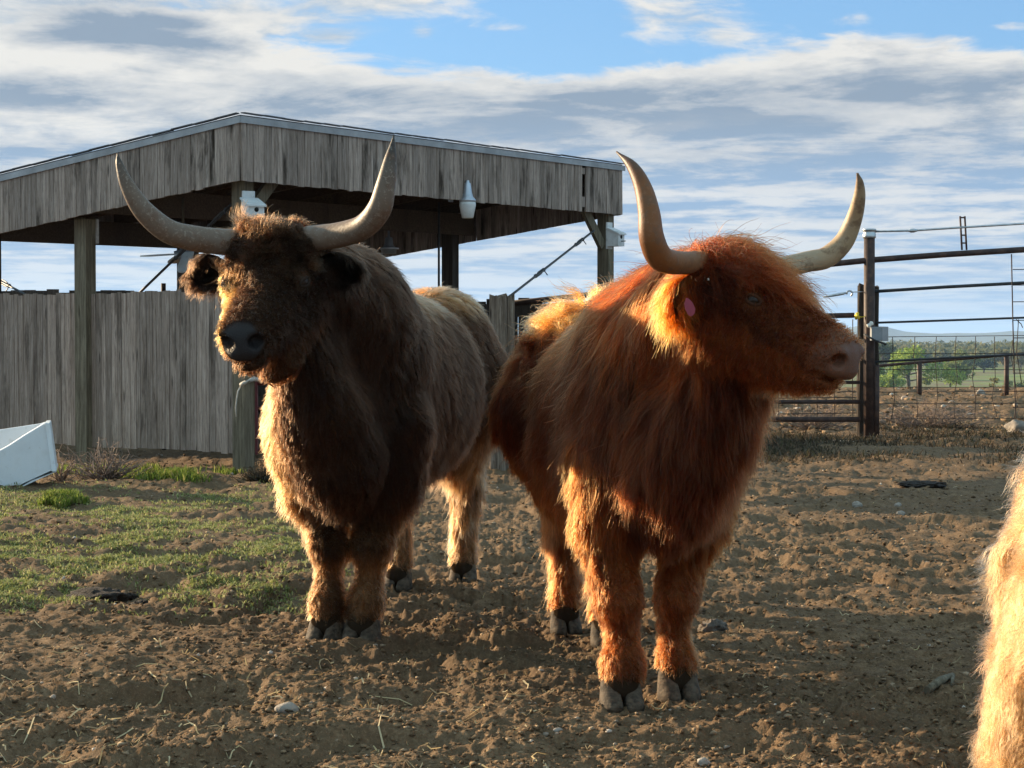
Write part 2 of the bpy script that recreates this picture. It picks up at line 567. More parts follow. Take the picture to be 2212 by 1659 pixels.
def gz(x, y):
    x = np.atleast_1d(np.asarray(x, float))
    y = np.atleast_1d(np.asarray(y, float))
    return base_z(x, y) + clod_z(x, y)


def m_dirt():
    m, t, out = mat('trampled_dirt')
    tc = t.node('ShaderNodeTexCoord')
    p = tc.outputs['Object']
    n1 = t.noise(p, 1.1, 6.0, 0.6)
    n2 = t.noise(p, 14.0, 8.0, 0.7)
    n3 = t.noise(p, 90.0, 6.0, 0.65)
    n4 = t.noise(p, 330.0, 3.0, 0.6)
    c = t.ramp(t.m('ADD', t.m('MULTIPLY', n2, 0.6), t.m('MULTIPLY', n3, 0.4)), [(0.30, (0.060, 0.038, 0.022)), (0.5, (0.132, 0.085, 0.048)), (0.70, (0.27, 0.182, 0.108))])
    c = t.mix(t.m('MULTIPLY', t.ss(n1, 0.42, 0.66), 0.40), c, (0.095, 0.060, 0.036))
    c = t.mix(t.m('MULTIPLY', t.ss(n4, 0.60, 0.72), 0.5), c, (0.38, 0.29, 0.20))
    at = t.node('ShaderNodeAttribute', attribute_name='turf').outputs['Fac']
    c = t.mix(t.m('MULTIPLY', at, 0.35), c, (0.10, 0.095, 0.04))
    vl = t.node('ShaderNodeAttribute', attribute_name='valley').outputs['Fac']
    sp = t.node('ShaderNodeVectorMath', {0: p, 1: (0.004, 0.011, 0.0)}, operation='MULTIPLY').outputs[0]
    nv = t.noise(sp, 1.0, 4.0, 0.55)
    nv2 = t.noise(p, 0.05, 5.0, 0.6)
    vc = t.ramp(t.m('ADD', t.m('MULTIPLY', nv, 0.75), t.m('MULTIPLY', nv2, 0.25)),
                [(0.32, (0.09, 0.12, 0.035)), (0.45, (0.15, 0.20, 0.05)), (0.53, (0.13, 0.105, 0.06)), (0.60, (0.14, 0.19, 0.055)), (0.7, (0.15, 0.13, 0.075))])
    c = t.mix(vl, c, vc)
    hgt = t.m('ADD', t.m('MULTIPLY', n2, 0.6), t.m('ADD', t.m('MULTIPLY', n3, 0.5), t.m('MULTIPLY', n4, 0.25)))
    finish(t, out, c, 0.95, hgt, 0.9, 0.012, 0.12)
    return m


def make_ground():
    ys = [-6.0, -3.0, -1.0, 0.5, 1.6]
    y = 2.4
    while y < 44:
        ys.append(y)
        y += max(0.0062, min(y * y / (H * 1852) * 0.82, 0.13)) if y > 3.9 else 0.03
    while y < 14000:
        ys.append(y)
        y *= 1.05
    ys = np.array(ys)
    nc = 761
    c = np.linspace(-1, 1, nc)
    g = 0.34 * c + 0.66 * c ** 3
    hw = np.maximum(0.75 * np.abs(ys), 0) + 4.0
    X = hw[:, None] * g[None, :]
    Y = np.repeat(ys[:, None], nc, 1)
    Z = base_z(X, Y) + clod_z(X, Y)
    v = np.stack([X, Y, Z], -1).reshape(-1, 3)
    nr = len(ys)
    idx = np.arange(nr * nc).reshape(nr, nc)
    f = np.stack([idx[:-1, :-1], idx[:-1, 1:], idx[1:, 1:], idx[1:, :-1]], -1).reshape(-1, 4)
    me = np_mesh('ground', v, f, True)
    a = me.attributes.new('turf', 'FLOAT', 'POINT')
    a.data.foreach_set('value', np.ascontiguousarray(np.clip(grassy(X, Y) * 1.3, 0, 1).ravel(), np.float32))
    a = me.attributes.new('valley', 'FLOAT', 'POINT')
    a.data.foreach_set('value', np.ascontiguousarray(ss01(Y, 40, 60).ravel(), np.float32))
    o = link_mesh('ground', me, m_dirt())
    tag(o, kind='structure')


make_ground()


def gpt(px, py):
    g = G(px, py)
    g[2] = gz(g[0], g[1])[0]
    return g


def scatter_lumps(n, dmin, dmax, smin, smax, seed, flat=0.6, xlim=0.33, power=1.0, mask=None):
    """a field of irregular lumps lying on the ground, returned as (verts, faces)"""
    r = np.random.default_rng(seed)
    bm = bmesh.new()
    bmesh.ops.create_icosphere(bm, subdivisions=1, radius=1.0)
    bm.verts.ensure_lookup_table()
    bv = np.array([vv.co[:] for vv in bm.verts])
    bf = np.array([[vv.index for vv in q.verts] for q in bm.faces])
    bm.free()
    # uniform over the picture rather than over the land
    u = r.random(n)
    D = 1.0 / (1.0 / dmin + (1.0 / dmax - 1.0 / dmin) * u)
    x = (r.random(n) * 2 - 1) * (D * xlim + 0.25)
    s = smin * (smax / smin) ** (r.random(n) ** (1.6 * power)) * (0.6 + 0.4 * np.minimum(D / 6.0, 2.2))
    if mask is not None:
        k = mask(x, D) > r.random(n)
        D, x, s = D[k], x[k], s[k]
        n = len(D)
    z = gz(x, D)
    v = np.repeat(bv[None], n, 0)
    v = v * (1 + 0.35 * r.standard_normal((n, len(bv), 1)).clip(-1.5, 1.5))
    sc = np.stack([s * (0.7 + 0.7 * r.random(n)), s * (0.7 + 0.7 * r.random(n)), s * flat * (0.6 + 0.7 * r.random(n))], 1)
    v = v * sc[:, None, :]
    a = r.random(n) * 6.283
    ca, sa = np.cos(a)[:, None], np.sin(a)[:, None]
    v = np.stack([v[..., 0] * ca - v[..., 1] * sa, v[..., 0] * sa + v[..., 1] * ca, v[..., 2]], -1)
    v += np.stack([x, D, z + 0.25 * sc[:, 2]], 1)[:, None, :]
    f = bf[None] + (np.arange(n) * len(bv))[:, None, None]
    return v.reshape(-1, 3), f.reshape(-1, 3)


def m_clod():
    m, t, out = mat('dirt_clods')
    geo = t.node('ShaderNodeNewGeometry')
    tc = t.node('ShaderNodeTexCoord')
    n = t.noise(tc.outputs['Object'], 120.0, 5.0, 0.65)
    c = t.ramp(geo.outputs['Random Per Island'], [(0.0, (0.06, 0.038, 0.021)), (0.45, (0.15, 0.096, 0.053)), (0.85, (0.28, 0.19, 0.11)), (1.0, (0.40, 0.30, 0.20))])
    c = t.mix(t.m('MULTIPLY', n, 0.5), c, (0.10, 0.066, 0.042))
    finish(t, out, c, 0.95, n, 0.8, 0.006, 0.1)
    return m


v, f = scatter_lumps(60000, 4.2, 38, 0.0019, 0.0105, 5, mask=lambda x, y: 1 - 0.6 * grassy(x, y))
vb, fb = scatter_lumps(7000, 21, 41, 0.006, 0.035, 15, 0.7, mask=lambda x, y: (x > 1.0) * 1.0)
f = np.concatenate([f, fb + len(v)])
v = np.concatenate([v, vb])
tag(link_mesh('dirt_clods', np_mesh('dirt_clods', v, f, True), m_clod()), 'crumbled brown clods of dry dirt strewn over the pen', 'dirt', kind='stuff')


def m_gravel():
    m, t, out = mat('pale_gravel')
    geo = t.node('ShaderNodeNewGeometry')
    c = t.ramp(geo.outputs['Random Per Island'], [(0.0, (0.16, 0.125, 0.095)), (0.6, (0.27, 0.215, 0.165)), (1.0, (0.46, 0.40, 0.34))])
    finish(t, out, c, 0.8, None)
    return m


v, f = scatter_lumps(700, 4.2, 38, 0.003, 0.011, 6, 0.7)
v2, f2 = scatter_lumps(260, 21, 40, 0.02, 0.05, 9, 0.55, mask=lambda x, y: (x > 1.5) * 1.0)
f = np.concatenate([f, f2 + len(v)])
v = np.concatenate([v, v2])
tag(link_mesh('gravel', np_mesh('gravel', v, f, True), m_gravel()), 'small pale pebbles scattered through the dirt', 'gravel', kind='stuff')


# ------------------------------------------------------------------ pole shed
LD = V(-0.832, 0.555, 0.0)            # along the left-hand face, going away
RD = V(0.555, 0.832, 0.0)             # along the right-hand face, going away
UP = V(0, 0, 1)
A0 = V(-2.05, 14.0, 0)
SL, SW = 5.67, 3.6                    # roof length and width


def eave(u, s, top):
    """bottom (top=0) or top (top=1) line of the fascia at u along the right face, s along the left"""
    zb = 2.247 + 0.056 * u / SL - 0.119 * s
    zt = 2.703 + 0.067 * u / SL - 0.119 * s
    return A0 + RD * u + LD * s + UP * (zt if top else zb)


shed = thing('pole_shed', 'weathered grey open pole shed with a plank fascia behind the dark bull', 'shed', A0)


def plank_run(n_len, fn_bot, fn_top, along, normal, wmin, wmax, thick, seed, gap=0.003, jag=0.012, skip=None):
    r = np.random.default_rng(seed)
    mb = MB()
    s = 0.0
    while s < n_len:
        w = r.uniform(wmin, wmax)
        w = min(w, n_len - s)
        if w < 0.02:
            break
        mid = s + w / 2
        if not (skip and skip(mid)):
            b, t = fn_bot(mid), fn_top(mid)
            b = b - UP * abs(r.normal(0, jag)) + normal * r.normal(0, 0.003)
            tilt = along * r.normal(0, 0.003)
            b2, t2 = b - tilt, t + tilt
            ay = normal * thick / 2
            c = (b2 + t2) / 2
            h = (t2 - b2) / 2
            mb.box(c + ay, along * (w - gap) / 2, ay, h)
        s += w
    return mb


NL = V(-0.555, -0.832, 0.0)           # outward normal of the left-hand face
NR = V(0.832, -0.555, 0.0)            # outward normal of the right-hand face
plank_run(SW, lambda s: eave(0, s, 0), lambda s: eave(0, s, 1), LD + UP * -0.119, NL, 0.045, 0.08, 0.02, 1, jag=0.005).obj('fascia', M['fascia'], shed)
slots = (4.86, 4.95)
fr = plank_run(SL, lambda u: eave(u, 0, 0), lambda u: eave(u, 0, 1), RD, NR, 0.048, 0.085, 0.02, 2, jag=0.006, skip=lambda u: slots[0] < u < slots[1])
for z0, z1 in ((0.0, 0.10), (0.32, 0.38)):
    p = eave(sum(slots) / 2, 0, 0)
    fr.box(p + UP * (0.04 + (z0 + z1) / 2) + NR * 0.01, RD * 0.045, NR * 0.008, UP * (z1 - z0) / 2)
fr.obj('fascia', M['fascia'], shed)
plank_run(SW, lambda s: eave(SL, s, 0), lambda s: eave(SL, s, 1) - UP * 0.05, LD + UP * -0.119, -NL, 0.05, 0.08, 0.02, 3, jag=0.001).obj('fascia', M['fascia'], shed)
plank_run(SL, lambda u: eave(u, SW, 0) + UP * 0.16, lambda u: eave(u, SW, 1), RD, -NR, 0.07, 0.14, 0.02, 4, jag=0.018).obj('fascia', M['fascia'], shed)
# roof deck: boards underneath, shingles over, a light metal drip edge round it
rf = MB()
q = 0.012
c4 = [eave(-q, -q, 1), eave(SL + q, -q, 1), eave(SL + q, SW + q, 1), eave(-q, SW + q, 1)]
vs = [p + UP * 0.021 for p in c4] + [p + UP * 0.033 for p in c4]
rf.add(vs, [(0, 3, 2, 1), (4, 5, 6, 7), (0, 1, 5, 4), (1, 2, 6, 5), (2, 3, 7, 6), (3, 0, 4, 7)])
# ragged shingle courses along both near edges
r_ = np.random.default_rng(4)
for n, d, fn in ((16, LD, lambda s: eave(-q - 0.012, s, 1)), (24, RD, lambda s: eave(s, -q - 0.012, 1))):
    L = SW if d is LD else SL
    for i in range(n):
        s = L * (i + 0.5) / n
        rf.box(fn(s) + UP * (0.040 + r_.uniform(0, 0.006)), d * (L / n / 2 - 0.002) + UP * (d is LD) * -0.119 * L / n / 2, (RD if d is LD else LD) * 0.02, UP * 0.004)
rf.obj('roof', M['shingle'], shed)
un = MB()
c4 = [eave(0.01, 0.01, 1), eave(SL - 0.01, 0.01, 1), eave(SL - 0.01, SW - 0.01, 1), eave(0.01, SW - 0.01, 1)]
vs = [p - UP * 0.02 for p in c4] + [p + UP * 0.018 for p in c4]
un.add(vs, [(0, 3, 2, 1), (4, 5, 6, 7), (0, 1, 5, 4), (1, 2, 6, 5), (2, 3, 7, 6), (3, 0, 4, 7)])
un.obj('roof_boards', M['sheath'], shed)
tr = MB()
for a, b in ((eave(-0.03, -0.03, 1), eave(-0.03, SW, 1)), (eave(-0.03, -0.03, 1), eave(SL + 0.03, -0.03, 1))):
    d = unit(b - a)
    nn = np.cross(d, UP)
    tr.box((a + b) / 2 - UP * 0.006, (b - a) / 2, unit(nn) * 0.006, UP * 0.025)
tr.obj('drip_edge', M['trim'], shed)
rb = MB()
for k in range(9):
    u = 0.25 + k * (SL - 0.5) / 8
    a, b = eave(u, 0.03, 1), eave(u, SW - 0.03, 1)
    rb.box((a + b) / 2 - UP * 0.10, RD * 0.02, (b - a) / 2, UP * 0.075)
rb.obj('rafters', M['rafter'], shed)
bm_ = MB()
for s, dz in ((0.16, 0.30), (SW - 0.2, 0.28), (SW / 2, 0.30)):
    a, b = eave(0.05, s, 1), eave(SL - 0.05, s, 1)
    bm_.box((a + b) / 2 - UP * dz, (b - a) / 2, LD * 0.03, UP * 0.11)
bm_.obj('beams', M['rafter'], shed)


def post(parent, x, y, z0, z1, hw, m, name='post'):
    mb = MB()
    mb.box((x, y, (z0 + z1) / 2), LD * hw, RD * hw, UP * (z1 - z0) / 2, 0.012)
    return mb.obj(name, m, parent)


FP = W(530, 1029, 14.25)[:2]           # fence line passes through the corner post


def on_line(px):
    """the point on the fence line seen at photo column px"""
    k = (px - CX) / F
    s = (k * FP[1] - FP[0]) / (LD[0] - k * LD[1])
    return V(FP[0] + LD[0] * s, FP[1] + LD[1] * s, 0)


p185 = on_line(185)
post(shed, p185[0], p185[1], -0.1, 2.03, 0.055, M['post'])
pc = on_line(526)
post(shed, pc[0], pc[1], -0.1, 2.42, 0.054, M['post'])
pe = eave(SL - 0.13, 0.10, 0)
post(shed, pe[0], pe[1], -0.1, 2.50, 0.053, M['post'])
pm = eave(SL - 0.16, 2.0, 0)
post(shed, pm[0], pm[1], -0.1, 2.25, 0.058, M['darkwood'])
pb = eave(0.5, SW - 0.2, 0)
post(shed, pb[0], pb[1], -0.1, 2.0, 0.07, M['darkwood'])
pb2 = eave(3.0, SW - 0.2, 0)
post(shed, pb2[0], pb2[1], -0.1, 2.0, 0.07, M['darkwood'])
kb = MB()
a, b = pc + RD * 0.07 + UP * 2.02, pc + RD * 0.42 + UP * 2.36
kb.box((a + b) / 2, (b - a) / 2, NR * 0.02, unit(np.cross(b - a, NR)) * 0.05)
kb.obj('knee_brace', M['post'], shed)
kb = MB()
a, b = V(pe[0], pe[1], 1.98) - RD * 0.07, V(pe[0], pe[1], 2.34) - RD * 0.42
kb.box((a + b) / 2, (b - a) / 2, NR * 0.02, unit(np.cross(b - a, NR)) * 0.05)
kb.obj('knee_brace', M['post'], shed)


def stay(name, a, b, sag, label, rings=()):
    """a brace wire with twisted tightener loops along it"""
    mb = MB()
    a, b = np.asarray(a, float), np.asarray(b, float)
    d = unit(b - a)
    s1 = unit(np.cross(d, UP))
    for off in ((0.006,), (-0.006,)):
        pts = []
        for i in range(13):
            t = i / 12
            pts.append(a + (b - a) * t - UP * sag * 4 * t * (1 - t) + s1 * off[0])
        mb.tube(pts, 0.007, 6)
    for t, w in rings:
        c = a + (b - a) * t - UP * sag * 4 * t * (1 - t)
        nn = unit(np.cross(d, s1))
        for sgn in (1, -1):
            mb.tube([c - d * 0.14, c - d * 0.06 + nn * sgn * w, c + d * 0.06 + nn * sgn * w, c + d * 0.14], 0.006, 6)
        for e in (-0.14, 0.14):
            mb.tube([c + d * (e - 0.03), c + d * e, c + d * (e + 0.03)], [0.008, 0.02, 0.008], 7)
        mb.tube([c + d * 0.14, c + d * 0.15 + nn * 0.05 + s1 * 0.03], 0.005, 5)
    o = mb.obj(name, M['cable'])
    tag(o, label, 'brace wire', 'brace wires of the shed')
    return o


stay('brace_wire', W(1100, 641, 15.2), W(1283, 498, 18.2), 0.0, 'twisted brace wire running up to the far right shed post', ((0.32, 0.016), (0.8, 0.016)))
stay('brace_wire', W(300, 634, 15.6), W(500, 441, 14.4), 0.0, 'brace wire rising to the shed corner post behind the dark bull', ((0.86, 0.014), (0.5, 0.012)))
stay('brace_wire', W(-40, 585, 17.0), W(62, 640, 15.9), 0.0, 'brace wire sloping down to the fence top at the left edge', ((0.5, 0.02),))
o = MB().tube([W(948, 640, 18.0), W(948, 437, 18.0)], 0.011, 8).obj('conduit_pole', M['cable'])
tag(o, 'thin dark upright rod hanging under the middle of the shed roof', 'rod')


# ------------------------------------------------------------------ things on the shed
def birdhouse(c, front, side, w, d, h, label):
    """a plain box nest with a sloping lid, a tall back board and a round hole"""
    front, side = unit(front), unit(side)
    b = thing('birdhouse', label, 'birdhouse', c, 'birdhouses on the shed posts')
    c = np.asarray(c, float)
    mb = MB()
    lo, hi = h * 0.80, h
    p = lambda i, j, z: c + side * i * w / 2 + front * j * d / 2 + UP * z
    vs = [p(-1, -1, 0), p(1, -1, 0), p(1, 1, 0), p(-1, 1, 0), p(-1, -1, hi), p(1, -1, hi), p(1, 1, lo), p(-1, 1, lo)]
    mb.add(vs, [(0, 3, 2, 1), (4, 5, 6, 7), (0, 1, 5, 4), (1, 2, 6, 5), (2, 3, 7, 6), (3, 0, 4, 7)])
    mb.obj('box', M['white'], b)
    lid = MB()
    e0, e1 = p(0, -1, hi + 0.009), p(0, 1.22, lo - 0.02)
    lid.box((e0 + e1) / 2, side * (w / 2 + 0.012), (e1 - e0) / 2, UP * 0.007)
    lid.obj('lid', M['white'], b)
    bk = MB()
    bk.box(c - front * (d / 2 + 0.011) + UP * (h * 0.62), side * w * 0.40, front * 0.009, UP * h * 0.76)
    bk.obj('back_board', M['white'], b)
    MB().lathe(c + front * (d / 2 - 0.002) + UP * h * 0.52, front, [(0, 0.018), (0.004, 0.018)], 14).obj('entrance_hole', M['black'], b)
    MB().tube([c + front * (d / 2) + UP * h * 0.28, c + front * (d / 2 + 0.05) + UP * h * 0.28], 0.005, 6).obj('perch', M['darkwood'], b)
    return b


bh = W(546, 480, 14.05)
birdhouse(bh, V(0.50, -0.86, 0), V(0.86, 0.50, 0), 0.125, 0.15, 0.175, 'white birdhouse on the corner post above the dark bull\'s head')
bh = W(1330, 532, 18.05)
birdhouse(bh, V(0.80, -0.60, 0), V(0.60, 0.80, 0), 0.11, 0.13, 0.17, 'smaller white birdhouse on the far right shed post')
# yard light on the right-hand fascia
u = 2.98
lp = eave(u, 0, 0) + NR * 0.13
yl = thing('yard_light', 'grey dusk to dawn yard light with frosted shade bolted to the shed fascia', 'yard light', lp)
LZ = W(1010, 461, lp[1])
lp = LZ
ys = 0.84
MB().lathe(LZ, UP, [(h * ys, r * ys) for h, r in [(0.12, 0.088), (0.145, 0.087), (0.175, 0.060), (0.22, 0.047), (0.29, 0.037), (0.315, 0.032), (0.325, 0.02), (0.345, 0.018), (0.35, 0.01)]], 24).obj('housing', M['lampmetal'], yl)
MB().lathe(LZ, UP, [(h * ys, r * ys) for h, r in [(-0.05, 0.056), (-0.045, 0.061), (0.085, 0.088), (0.12, 0.086)]], 24).obj('shade', M['lampglass'], yl)
arm = MB()
arm.tube([LZ + UP * 0.20 - NR * 0.05, LZ + UP * 0.16 - NR * 0.115 - RD * 0.05], 0.02, 10)
arm.box(LZ + UP * 0.14 - NR * 0.112 - RD * 0.10, RD * 0.03, NR * 0.006, UP * 0.04)
arm.obj('bracket', M['lampmetal'], yl)
# a second lamp with a wide shade under the far eave
hl = W(840, 535, 18.6)
h2 = thing('hanging_lamp', 'dull hanging lamp with a stepped shade under the back of the shed roof', 'lamp', hl)
MB().lathe(hl, UP, [(-0.06, 0.07), (-0.02, 0.078), (-0.015, 0.10), (0.0, 0.10), (0.005, 0.06), (0.03, 0.045), (0.10, 0.036), (0.11, 0.012), (0.30, 0.010)], 20).obj('shade', M['lampmetal'], h2)
# ceiling fan: rod, hub, one drooping blade in view and the others
fr_ = W(396, 548, 15.6)
fan = thing('ceiling_fan', 'ceiling fan on a rod under the shed roof with a white drooping blade', 'fan', fr_)
MB().tube([fr_ + UP * 0.03, W(395, 428, 15.6)], 0.011, 8).obj('rod', M['post'], fan)
MB().lathe(fr_, UP, [(-0.05, 0.05), (-0.045, 0.075), (0.02, 0.08), (0.035, 0.03), (0.05, 0.03)], 18).obj('hub', M['lampmetal'], fan)
for ang, droop in ((0.0, 0.0), (2.1, 0.2), (4.2, 0.2)):
    mb = MB()
    if ang == 0:
        a, b, wv = W(408, 545, 15.45), W(393, 588, 15.25), V(1, 0.2, 0.35)
    else:
        dv = V(math.cos(ang) * 0.5, math.sin(ang) * 0.9, -droop * 0.3)
        a, b, wv = fr_ + dv * 0.2, fr_ + dv * 0.85, np.cross(dv, UP)
    d = unit(b - a)
    wv = unit(wv - d * np.dot(wv, d))
    nn = np.cross(d, wv)
    hw = 0.055
    prof = []
    L = np.linalg.norm(b - a)
    for t, ww in ((0, 0.8), (0.7, 1.0), (0.88, 0.9), (0.97, 0.6), (1.0, 0.25)):
        prof.append((a + d * L * t, hw * ww))
    pts = [c + wv * w for c, w in prof] + [c - wv * w for c, w in reversed(prof)]
    n = len(pts)
    vs = [p + nn * 0.006 for p in pts] + [p - nn * 0.006 for p in pts]
    mb.add(vs, [tuple(range(n)), tuple(reversed(range(n, 2 * n)))] + [(i, i + n, (i + 1) % n + n, (i + 1) % n) for i in range(n)])
    mb.obj('blade', M['white'], fan)
o = MB().box(W(208, 500, 15.4), LD * 0.02, RD * 0.01, UP * 0.10).obj('nailed_board', M['white'])
tag(o, 'short pale board nailed beside the left shed post under the roof', 'board')


# ------------------------------------------------------------------ fences
def line_fence(name, label, px0, px1, z_bot, z_top0, z_top1, off, seed, m, wmin=0.042, wmax=0.075, rails=True):
    a, b = on_line(px1), on_line(px0)          # a is the nearer end
    L = np.linalg.norm(b - a)
    root = thing(name, label, 'fence', a)
    rr = np.random.default_rng(seed)
    top = lambda s: a + LD * s + UP * (z_top0 + (z_top1 - z_top0) * s / L + rr.normal(0, 0.006)) - NL * off
    bot = lambda s: a + LD * s + UP * (z_bot + 0.012 * math.sin(s * 2.2)) - NL * off
    plank_run(L, bot, top, LD, NL, wmin, wmax, 0.018, seed, 0.004, 0.006).obj('boards', m, root)
    if rails:
        rl = MB()
        for z in (0.45, 0.95, 1.28):
            rl.box((a + b) / 2 + UP * z - NL * (off + 0.028), LD * L / 2, NL * 0.02, UP * 0.045)
        rl.obj('rails', M['darkwood'], root)
    return root


line_fence('board_fence', 'grey weathered board fence panel between the shed posts', 190, 510, 0.165, 1.435, 1.425, 0.03, 11, M['fence'])
line_fence('board_fence', 'grey weathered board fence panel left of the shed post behind the white trough', -140, 166, 0.17, 1.42, 1.44, 0.05, 12, M['fence'])
# the dark fence at the back of the pen
bf = thing('back_fence', 'dark board fence along the back of the pen, seen against the light', 'fence', (-3, 20.3, 0))
rr = np.random.default_rng(5)
mb = MB()
x = -9.0
while x < 1.12:
    w = rr.uniform(0.09, 0.16)
    px = CX + x / 20.3 * F
    zt = 1.05 + (HOR - (628 if px < 600 else 628 + min(1, (px - 600) / 400) * 22)) / F * 20.3 + rr.normal(0, 0.012)
    mb.box((x + w / 2, 20.3 + rr.normal(0, 0.004), zt / 2 + 0.03), V(w / 2 - 0.002, 0, 0), V(0, 0.012, 0), V(0, 0, zt / 2 - 0.03))
    x += w
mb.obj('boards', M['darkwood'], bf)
mb = MB()
for z in (1.36, 0.8, 0.35):
    mb.box((-3.95, 20.27, z), V(5.05, 0, 0), V(0, 0.02, 0), V(0, 0, 0.07))
mb.obj('rails', M['darkwood'], bf)
for x in (-8, -5.6, -3.2, -0.8, 1.05):
    MB().box((x, 20.38, 0.72), V(0.06, 0, 0), V(0, 0.06, 0), V(0, 0, 0.80), 0.01).obj('post', M['darkwood'], bf)
o = MB().tube([W(353, 640, 17.5) * V(1, 1, 0), W(353, 612, 17.5)], 0.023, 10).obj('pipe_stub', M['pipe'])
tag(o, 'short rusty pipe end sticking up behind the board fence', 'pipe')
# split wooden gate post
wp = W(1080, 1012, 15.1)
rr = np.random.default_rng(8)
sp = thing('split_post', 'split weathered wooden gate post between the two bulls', 'post', (wp[0], wp[1], 0))


def split_timber(cx, cy, w, d, z1, seed):
    r = np.random.default_rng(seed)
    mb = MB()
    n, nz = 36, 14
    vs = []
    ph = r.random(n) * 0.16
    top = r.normal(0, 0.018, n)
    for j in range(nz):
        t = j / (nz - 1)
        for k in range(n):
            a = 2 * math.pi * k / n
            e = 1.0 / max(abs(math.cos(a)), abs(math.sin(a))) * 0.93
            e = min(e, 1.22)
            rd = 1 - ph[k] * (0.6 + 0.4 * math.sin(t * 9 + k)) - 0.03 * math.sin(t * 5 + k * 0.7)
            vs.append((cx + math.cos(a) * e * rd * w / 2, cy + math.sin(a) * e * rd * d / 2, -0.1 + (z1 + 0.1 + top[k] * (j == nz - 1)) * t))
    fs = [(j * n + k, j * n + (k + 1) % n, (j + 1) * n + (k + 1) % n, (j + 1) * n + k) for j in range(nz - 1) for k in range(n)]
    fs.append(tuple((nz - 1) * n + k for k in range(n)))
    return mb.add(vs, fs, False)


split_timber(wp[0] - 0.015, wp[1], 0.155, 0.16, 1.40, 1).obj('timber', M['oldpost'], sp)
split_timber(wp[0] + 0.085, wp[1] + 0.05, 0.075, 0.1, 1.395, 2).obj('side_slab', M['oldpost'], sp)
# maroon tube gate behind the dark bull
g0, g1 = W(551, 1000, 14.5), W(1052, 1000, 15.05)
gr = thing('tube_gate', 'maroon tube gate behind the legs of the dark bull', 'gate', (g0[0], g0[1], 0))
mb = MB()
for py in (828, 882, 929, 974):
    za, zb = W(551, py, 14.5)[2], W(551, py, 14.5)[2] - 0.0
    mb.tube([(g0[0], g0[1], za), (g1[0], g1[1], zb)], 0.017, 8)
mb.obj('bars', M['redpaint'], gr)
for e in (g0, g1):
    MB().box((e[0], e[1], W(551, 902, 14.5)[2]), V(0.022, 0, 0), V(0, 0.022, 0), V(0, 0, 0.29)).obj('end_frame', M['redpaint'], gr)
cp = MB()
pts = [W(521, 832, 14.1), W(529, 826, 14.08), W(538, 823, 14.06), W(548, 818, 14.2), W(556, 820, 14.3), W(564, 826, 14.4)]
cp.tube(pts, [0.02, 0.016, 0.013, 0.019, 0.016, 0.011], 8)
cp.tube([W(521, 832, 14.1), W(514, 845, 14.1), W(511, 862, 14.09), W(509, 880, 14.1), W(510, 900, 14.1)], 0.006, 6)
tag(cp.obj('knotted_rope', M['rope']), 'knotted pale rope tied round the gate top at the corner post', 'rope')

# ------------------------------------------------------------------ pipe fence on the right
PPX = 1878
pp = G(PPX, 940)
YP = pp[1]
pf = thing('pipe_fence', 'rusty pipe and wire fence beyond the red bull\'s nose', 'fence', (pp[0], YP, 0))
top = W(PPX, 497, YP)
MB().tube([(pp[0], YP, -0.2), (top[0], YP, top[2])], 0.060, 16).obj('pipe_post', M['pipe'], pf)
MB().lathe((top[0], YP, top[2] - 0.09), UP, [(0, 0.066), (0.012, 0.072), (0.045, 0.072), (0.05, 0.067), (0.08, 0.068), (0.085, 0.074), (0.10, 0.074), (0.105, 0.06)], 18).obj('clamp_cap', M['galv'], pf)
MB().tube([W(1110, 655, 19.9), W(1240, 641, 20.0), W(1450, 612, 20.1), W(1700, 580, 20.1), W(1878, 562, YP), W(2040, 550, YP), W(2360, 530, YP)], 0.034, 10).obj('top_rail', M['pipe'], pf)
MB().tube([W(1885, 500, YP), W(1972, 498, YP), W(2080, 491, YP), W(2360, 474, YP)], 0.012, 8).obj('tension_rod', M['galv'], pf)
MB().tube([W(1962, 498.6, YP), W(1968, 498.2, YP), W(1974, 497.8, YP), W(1982, 497.4, YP)], [0.012, 0.023, 0.023, 0.012], 8).obj('coupling', M['galv'], pf)
br = MB()
for px in (2077, 2087):
    br.tube([W(px - 3, 467, YP), W(px + 1, 540, YP)], 0.011, 6)
for py in (470, 490, 508, 525):
    br.tube([W(2075, py, YP), W(2086, py, YP)], 0.009, 6)
br.obj('upright_bracket', M['pipe'], pf)
for y0, y1, rad in ((631, 608, 0.018), (698, 686, 0.012), (783, 763, 0.013)):
    MB().tube([W(1868, y0, YP), W(2040, (y0 * 1.05 + y1 * 0.95) / 2, YP), W(2360, y1 - 5, YP)], rad, 8).obj('cable', M['cable'], pf)
# welded wire mesh hung on the cables
ms = MB()
for k in range(12):
    px = 1934 + k * 43.0
    jig = [rr.normal(0, 0.012) for _ in range(5)]
    ms.tube([W(px + j * 300, py, YP + 0.05) for py, j in zip((727, 770, 815, 860, 905), jig)], 0.0042, 5, False)
for py0, py1 in ((728, 723), (764, 762), (798, 797), (836, 835), (847, 844), (872, 870), (905, 902)):
    ms.tube([W(1885, py0, YP + 0.05), W(2050, (py0 + py1) / 2 + 1, YP + 0.05), W(2380, py1, YP + 0.05)], 0.0038, 5, False)
ms.obj('wire_mesh', M['wire'], pf)
ms = MB()
for px in (2188, 2236, 2284):
    ms.tube([W(px - 3, 549, YP - 0.06), W(px, 700, YP - 0.06), W(px + 6, 905, YP - 0.06)], 0.007, 6, False)
for py in (582, 616, 652, 692, 730, 768, 806, 845, 880):
    ms.tube([W(2188, py, YP - 0.06), W(2330, py - 1, YP - 0.06)], 0.005, 5, False)
ms.tube([W(2195, 690, YP - 0.08), W(2206, 700, YP - 0.1), W(2209, 708, YP - 0.1)], 0.005, 5)
